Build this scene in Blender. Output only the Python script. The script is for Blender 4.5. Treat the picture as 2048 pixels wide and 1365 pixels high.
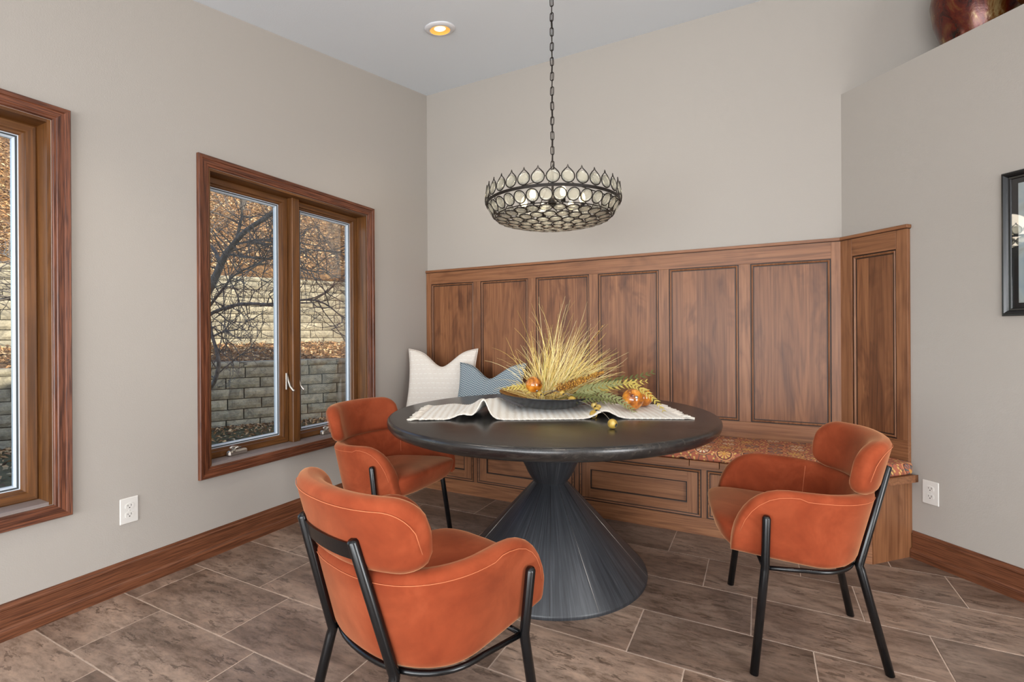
import bpy, bmesh, math, random
from mathutils import Vector, Matrix

# ------------------------------------------------------------------ scene / camera
for o in list(bpy.data.objects):
    bpy.data.objects.remove(o)
SC = bpy.context.scene
COL = SC.collection
R = math.radians
F_PX, YAW, ROLL, CY_PX = 967.84, 0.473677, -0.0054061, 670.458      # 2048 x 1365 frame
CAM = Vector((2.545, -3.378, 1.138))
fw = Vector((-math.sin(YAW), math.cos(YAW), 0))
r0 = Vector((math.cos(YAW), math.sin(YAW), 0))
u0 = Vector((0, 0, 1))
rt = r0 * math.cos(ROLL) + u0 * math.sin(ROLL)
up = rt.cross(fw)


def pix(x, y, depth):
    """point seen at pixel (x, y), at a given distance along the optical axis"""
    return CAM + (fw * F_PX + rt * (x - 1024) - up * (y - CY_PX)) * (depth / F_PX)


def pix_z(x, y, z):
    d = fw * F_PX + rt * (x - 1024) - up * (y - CY_PX)
    return CAM + d * ((z - CAM.z) / d.z)


cd = bpy.data.cameras.new('camera')
cam = bpy.data.objects.new('camera', cd)
COL.objects.link(cam)
M = Matrix.Identity(4)
for i in range(3):
    M[i][0], M[i][1], M[i][2], M[i][3] = rt[i], up[i], -fw[i], CAM[i]
cam.matrix_world = M
cd.sensor_width = 36
cd.lens = F_PX * 36 / 2048
cd.shift_y = -(682.5 - CY_PX) / 2048
cd.clip_start = 0.05
cd.clip_end = 200
SC.camera = cam

# ------------------------------------------------------------------ world, sun, fill lights
world = bpy.data.worlds.new('world')
SC.world = world
world.use_nodes = True
wn = world.node_tree.nodes
wl = world.node_tree.links
wn.clear()
wo = wn.new('ShaderNodeOutputWorld')
wb = wn.new('ShaderNodeBackground')
sky = wn.new('ShaderNodeTexSky')
sky.sky_type = 'NISHITA'
sky.sun_disc = False
sky.sun_elevation = R(31)
sky.sun_rotation = R(100)
wl.new(sky.outputs[0], wb.inputs[0])
wl.new(wb.outputs[0], wo.inputs[0])
wb.inputs[1].default_value = 0.52

sd = bpy.data.lights.new('sun', 'SUN')
sd.energy = 10.5
sd.angle = R(0.7)
sd.color = (1.0, 0.90, 0.72)
sun = bpy.data.objects.new('sun', sd)
COL.objects.link(sun)
sun.rotation_euler = Vector((-0.90, 0.30, -0.50)).to_track_quat('-Z', 'Y').to_euler()
sun.location = (8, -3, 9)


def area(name, loc, target, sx, sy, power, color):
    d = bpy.data.lights.new(name, 'AREA')
    d.shape = 'RECTANGLE'
    d.size, d.size_y = sx, sy
    d.energy = power
    d.color = color
    o = bpy.data.objects.new(name, d)
    COL.objects.link(o)
    o.location = loc
    o.rotation_euler = (Vector(target) - Vector(loc)).to_track_quat('-Z', 'Z').to_euler()
    return o


# unseen area lights added behind and beside the camera as soft daylight fill
area('fill_behind_camera', (2.4, -6.6, 1.15), (2.7, -1.0, 3.7), 4.4, 2.1, 325, (0.93, 0.968, 1.0))
area('fill_from_side', (7.2, -4.4, 1.30), (0, -3.0, 2.5), 3.4, 1.9, 275, (0.96, 0.98, 1.0))


def fill_spot(loc, power):
    d = bpy.data.lights.new('ceiling_spot', 'SPOT')
    d.energy = power
    d.spot_size = R(115)
    d.spot_blend = 0.9
    d.color = (1.0, 0.90, 0.76)
    d.shadow_soft_size = 0.06
    o = bpy.data.objects.new('ceiling_spot', d)
    COL.objects.link(o)
    o.location = loc


# unseen spots added at the ceiling to light seats and floor from above
for p_ in ((0.80, -2.75), (2.55, -2.75), (3.75, -2.10), (4.6, -3.6)):
    fill_spot((p_[0], p_[1], 3.203 + 0.1874 * p_[1] - 0.04), 38)

vs = SC.view_settings
vs.view_transform = 'Standard'
vs.look = 'None'
vs.exposure = 0.0
vs.gamma = 1.0
vs.use_curve_mapping = False


# ------------------------------------------------------------------ colour + material helpers
def lin(c):
    def f(v):
        v /= 255.0
        return v / 12.92 if v <= 0.04045 else ((v + 0.055) / 1.055) ** 2.4
    return (f(c[0]), f(c[1]), f(c[2]), 1.0)


class Mat:
    def __init__(s, name):
        s.m = bpy.data.materials.new(name)
        s.m.use_nodes = True
        s.n = s.m.node_tree.nodes
        s.l = s.m.node_tree.links
        s.b = s.n['Principled BSDF']
        s.out = s.n['Material Output']

    def node(s, t, **k):
        n = s.n.new(t)
        for a, v in k.items():
            setattr(n, a, v)
        return n

    def link(s, a, b):
        s.l.new(a, b)

    def set(s, **k):
        for a, v in k.items():
            s.b.inputs[a.replace('_', ' ')].default_value = v
        return s

    def coords(s, scale=(1, 1, 1), kind='Object', random_shift=False, attr=None):
        tc = s.node('ShaderNodeTexCoord')
        src = tc.outputs[kind]
        if random_shift:
            oi = s.node('ShaderNodeObjectInfo')
            mu = s.node('ShaderNodeMath', operation='MULTIPLY')
            s.link(oi.outputs['Random'], mu.inputs[0])
            mu.inputs[1].default_value = 31.7
            tot = mu.outputs[0]
            if attr:
                at = s.node('ShaderNodeAttribute', attribute_name=attr)
                ad = s.node('ShaderNodeMath', operation='MULTIPLY_ADD')
                s.link(at.outputs['Fac'], ad.inputs[0])
                ad.inputs[1].default_value = 17.3
                s.link(tot, ad.inputs[2])
                tot = ad.outputs[0]
            av = s.node('ShaderNodeVectorMath', operation='ADD')
            s.link(src, av.inputs[0])
            s.link(tot, av.inputs[1])
            src = av.outputs[0]
        mp = s.node('ShaderNodeMapping')
        mp.inputs['Scale'].default_value = scale
        s.link(src, mp.inputs['Vector'])
        return mp.outputs[0]

    def noise(s, vec, scale, detail=4, rough=0.55, dist=0.0):
        n = s.node('ShaderNodeTexNoise')
        s.link(vec, n.inputs['Vector'])
        n.inputs['Scale'].default_value = scale
        n.inputs['Detail'].default_value = detail
        n.inputs['Roughness'].default_value = rough
        n.inputs['Distortion'].default_value = dist
        return n

    def ramp(s, fac, stops):
        r = s.node('ShaderNodeValToRGB')
        e = r.color_ramp.elements
        while len(e) > 1:
            e.remove(e[-1])
        e[0].position, e[0].color = stops[0]
        for p, c in stops[1:]:
            k = e.new(p)
            k.color = c
        s.link(fac, r.inputs[0])
        return r.outputs[0]

    def mix(s, fac, a, b, blend='MIX'):
        m = s.node('ShaderNodeMix', data_type='RGBA', blend_type=blend)
        for v, i in ((fac, 0), (a, 6), (b, 7)):
            if hasattr(v, 'is_linked') or hasattr(v, 'links'):
                s.link(v, m.inputs[i])
            else:
                m.inputs[i].default_value = v
        return m.outputs[2]

    def math(s, op, a, b=None, c=None):
        m = s.node('ShaderNodeMath', operation=op)
        for i, v in enumerate((a, b, c)):
            if v is None:
                continue
            if hasattr(v, 'links'):
                s.link(v, m.inputs[i])
            else:
                m.inputs[i].default_value = v
        return m.outputs[0]

    def bump(s, h, strength, dist=0.01):
        b = s.node('ShaderNodeBump')
        b.inputs['Strength'].default_value = strength
        b.inputs['Distance'].default_value = dist
        s.link(h, b.inputs['Height'])
        s.link(b.outputs[0], s.b.inputs['Normal'])

    def color(s, c):
        s.link(c, s.b.inputs['Base Color'])


def plain(name, rgb, rough=0.5, metal=0.0, **k):
    m = Mat(name)
    m.set(Base_Color=lin(rgb), Roughness=rough, Metallic=metal, **k)
    return m.m


def paint(name, rgb, bump=0.12, scale=190):
    m = Mat(name)
    v = m.coords((1, 1, 1))
    n1 = m.noise(v, scale, 3)
    m.bump(n1.outputs[0], bump, 0.004)
    m.set(Base_Color=lin(rgb), Roughness=0.75)
    m.b.inputs['Specular IOR Level'].default_value = 0.25
    return m.m


def wood(name, light, mid, dark, grain='z', rough=0.42, pores=0.0, blot=0.35, attr=None, fine=1.0):
    """straight grained wood, grain running along the given local axis"""
    ax = {'x': (0.09, 1, 1), 'y': (1, 0.09, 1), 'z': (1, 1, 0.09)}[grain]
    m = Mat(name)
    v = m.coords(ax, random_shift=True, attr=attr)
    v1 = m.coords(tuple(0.055 if q < 1 else 1 for q in ax), random_shift=True, attr=attr)
    big = m.noise(v1, 6 * fine, 2, 0.45, 0.9)
    ring = m.math('PINGPONG', m.math('MULTIPLY', big.outputs[0], 16.0), 0.5)
    vs1 = m.coords(tuple(0.03 if q < 1 else 1 for q in ax), random_shift=True, attr=attr)
    streak = m.noise(vs1, 95 * fine, 4, 0.6)
    k = m.math('ADD', m.math('MULTIPLY', m.math('SMOOTH_MIN', ring, 0.30, 0.2), 0.45), m.math('MULTIPLY', streak.outputs[0], 0.80))
    c = m.ramp(k, [(0.22, lin(dark)), (0.48, lin(mid)), (0.74, lin(light))])
    # slow blotches and occasional knots along the board
    v2 = m.coords(tuple(0.35 if a < 1 else 1 for a in ax), random_shift=True, attr=attr)
    b = m.noise(v2, 6.5, 3, 0.6, 0.8)
    bl = m.ramp(b.outputs[0], [(0.32, (0.42, 0.34, 0.29, 1)), (0.50, (1, 1, 1, 1))])
    c = m.mix(blot, c, bl, 'MULTIPLY')
    if attr:
        at = m.node('ShaderNodeAttribute', attribute_name=attr)
        tone = m.ramp(at.outputs['Fac'], [(0.0, (0.72, 0.66, 0.60, 1)), (1.0, (1.14, 1.12, 1.08, 1))])
        c = m.mix(0.85, c, tone, 'MULTIPLY')
    if pores:
        v3 = m.coords(tuple(0.35 * a if a < 1 else 1 for a in ax), random_shift=True)
        p = m.noise(v3, 240, 2, 0.5)
        pr = m.ramp(p.outputs[0], [(0.40, (0.25, 0.18, 0.14, 1)), (0.52, (1, 1, 1, 1))])
        c = m.mix(pores, c, pr, 'MULTIPLY')
    m.color(c)
    m.bump(streak.outputs[0], 0.06, 0.002)
    m.set(Roughness=rough)
    return m.m


MAT = {}
MAT['wall'] = paint('wall paint greige', (171, 164, 156))
MAT['ceiling'] = paint('ceiling paint white', (226, 233, 240), 0.15, 120)
MAT['oakz'] = wood('stained oak vertical', (132, 78, 51), (106, 60, 38), (76, 41, 25), 'z', 0.4, 0.75, 0.3)
MAT['oaky'] = wood('stained oak lengthwise', (132, 78, 51), (106, 60, 38), (76, 41, 25), 'y', 0.4, 0.75, 0.3)
MAT['oakx'] = wood('stained oak across', (128, 79, 52), (112, 67, 43), (92, 54, 34), 'x', 0.38, 0.6, 0.2)
AL = ((156, 107, 72), (134, 87, 55), (100, 61, 36))
MAT['alderz'] = wood('alder upright', *AL, 'z', 0.46, 0, 0.5)
MAT['alderx'] = wood('alder lengthwise', *AL, 'x', 0.46, 0, 0.5)
MAT['alderp'] = wood('alder panel boards', (150, 102, 67), (128, 82, 51), (94, 57, 33), 'z', 0.46, 0, 0.8, 'board')
MAT['alderd'] = wood('alder drawer panels', *AL, 'x', 0.46, 0, 0.5)
MAT['sash'] = wood('pine sash stained', (126, 82, 42), (98, 61, 29), (64, 38, 17), 'z', 0.35, 0, 0.3)
MAT['sashy'] = wood('pine sash rail stained', (126, 82, 42), (98, 61, 29), (64, 38, 17), 'y', 0.35, 0, 0.3)
MAT['glaze'] = plain('dark glaze line', (38, 22, 14), 0.5)
MAT['black_metal'] = plain('black powder coated steel', (9, 10, 12), 0.24)
MAT['black_metal'].node_tree.nodes['Principled BSDF'].inputs['Coat Weight'].default_value = 0.0
MAT['bronze'] = plain('dark bronze', (34, 27, 21), 0.45, 0.4)
MAT['white_plastic'] = plain('white plastic', (216, 212, 206), 0.35)
MAT['slot'] = plain('slot dark', (45, 42, 40), 0.6)
MAT['sill'] = plain('worn sill paint', (134, 122, 118), 0.45)
MAT['vinyl'] = plain('white glazing bead', (196, 205, 214), 0.3)
MAT['nickel'] = plain('satin nickel', (190, 182, 172), 0.3, 0.85)
MAT['gasket'] = plain('gasket', (60, 66, 70), 0.6)
MAT['frame_black'] = plain('black lacquer', (18, 18, 19), 0.25)
MAT['mat_board'] = plain('dark mat board', (12, 12, 13), 0.7)


def thin_glass(name, tint=(1, 1, 1, 1), base=0.04, edge=0.35):
    m = Mat(name)
    m.n.remove(m.b)
    tr = m.node('ShaderNodeBsdfTransparent')
    tr.inputs[0].default_value = tint
    gl = m.node('ShaderNodeBsdfGlossy')
    gl.inputs['Roughness'].default_value = 0.02
    fr = m.node('ShaderNodeFresnel')
    fr.inputs[0].default_value = 1.45
    k = m.math('MULTIPLY_ADD', fr.outputs[0], edge, base)
    mx = m.node('ShaderNodeMixShader')
    m.link(k, mx.inputs[0])
    m.link(tr.outputs[0], mx.inputs[1])
    m.link(gl.outputs[0], mx.inputs[2])
    m.link(mx.outputs[0], m.out.inputs[0])
    return m.m


MAT['pane'] = thin_glass('window glass', (0.97, 0.98, 0.98, 1), 0.01, 0.65)


# ------------------------------------------------------------------ object helpers
def link(o, parent=None):
    COL.objects.link(o)
    if parent is not None:
        o.parent = parent
    return o


def tag(o, label=None, cat=None, group=None, kind=None):
    if label:
        o['label'] = label
    if cat:
        o['category'] = cat
    if group:
        o['group'] = group
    if kind:
        o['kind'] = kind
    return o


def thing(name, label, cat, loc=(0, 0, 0), rotz=0.0, group=None, kind=None):
    o = bpy.data.objects.new(name, None)
    o.empty_display_size = 0.1
    COL.objects.link(o)
    o.location = loc
    o.rotation_euler = (0, 0, rotz)
    tag(o, label, cat, group, kind)
    return o


def pymesh(name, verts, faces, mat, parent=None, smooth=False):
    me = bpy.data.meshes.new(name)
    me.from_pydata([tuple(v) for v in verts], [], faces)
    me.materials.append(mat)
    if smooth:
        me.polygons.foreach_set('use_smooth', [True] * len(me.polygons))
    me.update()
    return link(bpy.data.objects.new(name, me), parent)


def bmobj(name, bm, mat, parent=None, smooth=False):
    me = bpy.data.meshes.new(name)
    bmesh.ops.recalc_face_normals(bm, faces=bm.faces[:])
    bm.to_mesh(me)
    bm.free()
    me.materials.append(mat)
    if smooth:
        me.polygons.foreach_set('use_smooth', [True] * len(me.polygons))
    return link(bpy.data.objects.new(name, me), parent)


def add_box(bm, lo, hi, bevel=0.0):
    vs_ = [bm.verts.new((x, y, z)) for x in (lo[0], hi[0]) for y in (lo[1], hi[1]) for z in (lo[2], hi[2])]
    fs = [(0, 1, 3, 2), (4, 6, 7, 5), (0, 4, 5, 1), (2, 3, 7, 6), (0, 2, 6, 4), (1, 5, 7, 3)]
    faces = [bm.faces.new([vs_[i] for i in f]) for f in fs]
    if bevel:
        es = list({e for f in faces for e in f.edges})
        bmesh.ops.bevel(bm, geom=es, offset=bevel, segments=1, affect='EDGES', profile=0.7)


def box(name, lo, hi, mat, parent=None, bevel=0.0):
    bm = bmesh.new()
    add_box(bm, lo, hi, bevel)
    return bmobj(name, bm, mat, parent)


def prism(bm, poly, z0, z1):
    """vertical prism over an xy polygon; z1 may be a function of (x, y)"""
    top = [bm.verts.new((p[0], p[1], z1(p) if callable(z1) else z1)) for p in poly]
    bot = [bm.verts.new((p[0], p[1], z0(p) if callable(z0) else z0)) for p in poly]
    n = len(poly)
    bm.faces.new(top)
    bm.faces.new(bot[::-1])
    for i in range(n):
        bm.faces.new([bot[i], bot[(i + 1) % n], top[(i + 1) % n], top[i]])


def add_tube(bm, pts, rad, sides=8, closed=False, cap=True):
    pts = [Vector(p) for p in pts]
    n = len(pts)
    rings = []
    prev = None
    for i, p in enumerate(pts):
        a = pts[(i - 1) % n] if (closed or i > 0) else p
        b = pts[(i + 1) % n] if (closed or i < n - 1) else p
        t = (b - a)
        if t.length < 1e-9:
            t = Vector((0, 0, 1))
        t.normalize()
        if prev is None:
            ref = Vector((0, 0, 1)) if abs(t.z) < 0.9 else Vector((1, 0, 0))
            x = t.cross(ref).normalized()
        else:
            x = (prev - t * prev.dot(t))
            if x.length < 1e-6:
                x = t.cross(Vector((0, 0, 1)))
            x.normalize()
        prev = x
        y = t.cross(x)
        rr = rad(i / max(1, n - 1)) if callable(rad) else rad
        rings.append([bm.verts.new(p + x * rr * math.cos(2 * math.pi * k / sides) + y * rr * math.sin(2 * math.pi * k / sides)) for k in range(sides)])
    m = n if closed else n - 1
    for i in range(m):
        A, B = rings[i], rings[(i + 1) % n]
        for k in range(sides):
            bm.faces.new([A[k], A[(k + 1) % sides], B[(k + 1) % sides], B[k]])
    if cap and not closed:
        bm.faces.new(rings[0][::-1])
        bm.faces.new(rings[-1])


def tube(name, pts, rad, mat, parent=None, sides=8, closed=False):
    bm = bmesh.new()
    add_tube(bm, pts, rad, sides, closed)
    return bmobj(name, bm, mat, parent, True)


def add_lathe(bm, prof, seg=48, c=(0, 0, 0)):
    rings = []
    for r_, z in prof:
        if r_ < 1e-6:
            rings.append([bm.verts.new((c[0], c[1], c[2] + z))])
        else:
            rings.append([bm.verts.new((c[0] + r_ * math.cos(2 * math.pi * k / seg), c[1] + r_ * math.sin(2 * math.pi * k / seg), c[2] + z)) for k in range(seg)])
    for A, B in zip(rings, rings[1:]):
        for k in range(seg):
            k2 = (k + 1) % seg
            if len(A) == 1 and len(B) == 1:
                continue
            if len(A) == 1:
                bm.faces.new([A[0], B[k], B[k2]])
            elif len(B) == 1:
                bm.faces.new([A[k], A[k2], B[0]])
            else:
                bm.faces.new([A[k], A[k2], B[k2], B[k]])


def lathe(name, prof, mat, parent=None, seg=48, smooth=True, angle=None):
    bm = bmesh.new()
    add_lathe(bm, prof, seg)
    o = bmobj(name, bm, mat, parent, smooth)
    if angle:
        o.data.set_sharp_from_angle(angle=R(angle))
    return o


def miter_boards(name, rect, prof, to3, mats, parent, names=None):
    """four mitred boards around rect (a0,a1,b0,b1); prof = [(outward offset, height)], closed by the back"""
    a0, a1, b0, b1 = rect

    def cor(d, i):
        return [(a0 - d, b0 - d), (a1 + d, b0 - d), (a1 + d, b1 + d), (a0 - d, b1 + d)][i]
    pr = [(prof[0][0], 0.0)] + prof + [(prof[-1][0], 0.0)]
    out = []
    for s in range(4):
        vsx, n = [], len(pr)
        for d, h in pr:
            for i in (s, (s + 1) % 4):
                a, b = cor(d, i)
                vsx.append(to3(a, b, h))
        fs = [(2 * i, 2 * i + 1, 2 * i + 3, 2 * i + 2) for i in range(n - 1)]
        fs.append((2 * n - 2, 2 * n - 1, 1, 0))
        fs.append(tuple(2 * i for i in range(n))[::-1])
        fs.append(tuple(2 * i + 1 for i in range(n)))
        bm = bmesh.new()
        bv = [bm.verts.new(v) for v in vsx]
        for f in fs:
            bm.faces.new([bv[i] for i in f])
        out.append(bmobj(name, bm, mats[s % 2], parent))
    return out


def add_miter(bm, rect, prof, to3):
    a0, a1, b0, b1 = rect

    def cor(d, i):
        return [(a0 - d, b0 - d), (a1 + d, b0 - d), (a1 + d, b1 + d), (a0 - d, b1 + d)][i]
    pr = [(prof[0][0], 0.0)] + prof + [(prof[-1][0], 0.0)]
    rows = [[bm.verts.new(to3(*cor(d, i), h)) for i in range(4)] for d, h in pr]
    for A, B in zip(rows, rows[1:]):
        for i in range(4):
            bm.faces.new([A[i], A[(i + 1) % 4], B[(i + 1) % 4], B[i]])


# ------------------------------------------------------------------ the room shell
XR, YF = 7.5, -6.9


def ceil_z(p):
    y = p[1]
    return 3.203 + 0.1874 * max(y, -4.0)


D2 = 2 ** -0.5
# floor slab (grout) with separate tiles
g = Mat('grout')
gn = g.noise(g.coords(), 60, 3)
g.color(g.ramp(gn.outputs[0], [(0.3, lin((186, 164, 148))), (0.7, lin((208, 188, 172)))]))
g.set(Roughness=0.8)
floor = box('floor', (-0.15, YF, -0.12), (XR, 0.15, -0.0015), g.m)
tag(floor, 'brown stone-look tile floor laid in staggered rows with pale grout', 'floor', kind='structure')

t = Mat('stone look tile')
v = t.coords((1, 1, 1), random_shift=True)
v2 = t.coords((0.45, 1.3, 1), random_shift=True)
na = t.noise(v2, 3.2, 5, 0.55, 0.4)
nb = t.noise(v2, 24, 7, 0.75, 0.3)
nc = t.noise(t.coords((0.35, 1.2, 1), random_shift=True), 34, 4, 0.65, 0.6)
nd = t.noise(v2, 5.5, 3, 0.5, 0.3)
base = t.ramp(na.outputs[0], [(0.30, lin((98, 80, 68))), (0.48, lin((130, 110, 97))), (0.70, lin((160, 139, 124)))])
mott = t.ramp(nb.outputs[0], [(0.38, (0.58, 0.54, 0.50, 1)), (0.50, (1, 1, 1, 1)), (0.62, (1.32, 1.28, 1.24, 1))])
c = t.mix(0.9, base, mott, 'MULTIPLY')
# dark pits gathered in patches
pit = t.math('MULTIPLY', t.math('LESS_THAN', nc.outputs[0], 0.405), t.math('GREATER_THAN', nd.outputs[0], 0.50))
c = t.mix(t.math('MULTIPLY', pit, 0.55), c, lin((62, 48, 40)))
oi = t.node('ShaderNodeObjectInfo')
tone = t.ramp(oi.outputs['Random'], [(0, (0.78, 0.78, 0.78, 1)), (1, (1.12, 1.10, 1.08, 1))])
c = t.mix(1.0, c, tone, 'MULTIPLY')
t.color(c)
t.bump(nb.outputs[0], 0.12, 0.004)
t.set(Roughness=0.38)
MAT['tile'] = t.m

TP, TR, GAP = 0.5975, 0.3008, 0.0045
tile_cache = {}


def tile_mesh(w, d):
    key = (round(w, 3), round(d, 3))
    if key not in tile_cache:
        bm = bmesh.new()
        add_box(bm, (-w / 2, -d / 2, -0.008), (w / 2, d / 2, 0.0), 0.0012)
        me = bpy.data.meshes.new('tile')
        bmesh.ops.recalc_face_normals(bm, faces=bm.faces[:])
        bm.to_mesh(me)
        bm.free()
        me.materials.append(MAT['tile'])
        tile_cache[key] = me
    return tile_cache[key]


for k in range(-2, 21):
    ya = -0.447 - TR * k
    yb = ya - TR
    ya, yb = min(ya, 0.0), max(yb, YF + 0.15)
    if ya - yb < 0.02:
        continue
    off = 2.112 + 0.1985 * (k % 3)
    j0 = math.floor((0 - off) / TP)
    for j in range(j0, 12):
        xa, xb = off + j * TP, off + (j + 1) * TP
        xa, xb = max(xa, 0.0), min(xb, 5.4)
        if xb - xa < 0.02:
            continue
        if (xa + ya) > 3.6 and yb > -1.9:
            continue
        o = bpy.data.objects.new('tile', tile_mesh(xb - xa - GAP, ya - yb - GAP))
        link(o, floor)
        o.location = ((xa + xb) / 2, (ya + yb) / 2, 0)

# left wall with the two window openings
WIN = [(-3.627, -2.4865, 0.464, 2.016), (-1.862, -0.7215, 0.464, 2.016)]
bm = bmesh.new()
ys = [YF, WIN[0][0], WIN[0][1], WIN[1][0], WIN[1][1], -4.0, 0.15]
ys.sort()
for a, b in zip(ys, ys[1:]):
    segs = [(-0.5, None)]
    for (y0, y1, z0, z1) in WIN:
        if a >= y0 - 1e-6 and b <= y1 + 1e-6:
            segs = [(-0.5, z0), (z1, None)]
    for z0, z1 in segs:
        prism(bm, [(-0.16, a), (0, a), (0, b), (-0.16, b)], z0, (lambda p: ceil_z(p) + 0.02) if z1 is None else z1)
bmesh.ops.remove_doubles(bm, verts=bm.verts[:], dist=1e-5)
tag(bmobj('wall_left', bm, MAT['wall']), 'greige painted wall holding the two wooden windows', 'wall', kind='structure')
bm = bmesh.new()
prism(bm, [(0, 0), (XR, 0), (XR, 0.15), (0, 0.15)], 0, lambda p: ceil_z((0, min(p[1], 0))) + 0.02)
tag(bmobj('wall_back', bm, MAT['wall']), 'greige painted wall above the wooden bench paneling', 'wall', kind='structure')
bm = bmesh.new()
prism(bm, [(2.97, 0), (5.0, -2.03), (XR, -2.03), (XR, 0)], 0, 2.525)
tag(bmobj('wall_right', bm, MAT['wall']), 'angled greige wall topped by a plant ledge', 'wall', kind='structure')
bm = bmesh.new()
prism(bm, [(XR, YF), (XR + 0.15, YF), (XR + 0.15, 0.15), (XR, 0.15)], 0, lambda p: ceil_z(p) + 0.02)
tag(bmobj('wall_side', bm, MAT['wall']), 'greige wall of the adjoining room out of view', 'wall', kind='structure')
bm = bmesh.new()
prism(bm, [(-0.15, YF - 0.15), (XR + 0.15, YF - 0.15), (XR + 0.15, YF), (-0.15, YF)], 0, lambda p: ceil_z(p) + 0.02)
tag(bmobj('wall_front', bm, MAT['wall']), 'greige wall behind the camera', 'wall', kind='structure')
bm = bmesh.new()
for a, b in ((YF - 0.15, -4.0), (-4.0, 0.15)):
    prism(bm, [(-0.16, a), (XR + 0.15, a), (XR + 0.15, b), (-0.16, b)], ceil_z, lambda p: ceil_z(p) + 0.12)
tag(bmobj('ceiling', bm, MAT['ceiling']), 'white sloping ceiling rising toward the bench wall', 'ceiling', kind='structure')
# roof with eave overhang (it shades the lawn outside)
bm = bmesh.new()
for a, b in ((YF - 0.6, -4.0), (-4.0, 0.7)):
    prism(bm, [(-0.75, a), (XR + 0.6, a), (XR + 0.6, b), (-0.75, b)], lambda p: ceil_z(p) + 0.13, lambda p: ceil_z(p) + 0.36)
tag(bmobj('roof', bm, plain('roof shingle grey', (80, 74, 70), 0.9)), 'shingled roof slab over the room with an eave', 'roof', kind='structure')


# baseboards
BB = [(0.0, 0.0), (0.024, 0.0), (0.0245, 0.034), (0.022, 0.042), (0.016, 0.047), (0.0095, 0.050), (0.0095, 0.108), (0.012, 0.112), (0.0115, 0.118), (0.007, 0.122), (0.005, 0.1345), (0.0, 0.1345)]


def baseboard(name, length, mat, label, loc, rotz):
    """local x runs along the wall, +y points into the room"""
    bm = bmesh.new()
    A = [bm.verts.new((0, d, z)) for d, z in BB]
    B = [bm.verts.new((length, d, z)) for d, z in BB]
    n = len(BB)
    for i in range(n):
        bm.faces.new([A[i], A[(i + 1) % n], B[(i + 1) % n], B[i]])
    bm.faces.new(A)
    bm.faces.new(B[::-1])
    o = bmobj(name, bm, mat)
    o.location, o.rotation_euler = loc, (0, 0, rotz)
    tag(o, label, 'baseboard', kind='structure')


baseboard('baseboard_left', 6.3, MAT['oakx'], 'stained oak baseboard under the windows', (0, -0.462, 0), R(-90))
baseboard('baseboard_right', 2.48, MAT['oakx'], 'stained oak baseboard along the angled wall', (2.97 + 2.852 * D2, -2.852 * D2, 0), R(135))


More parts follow.
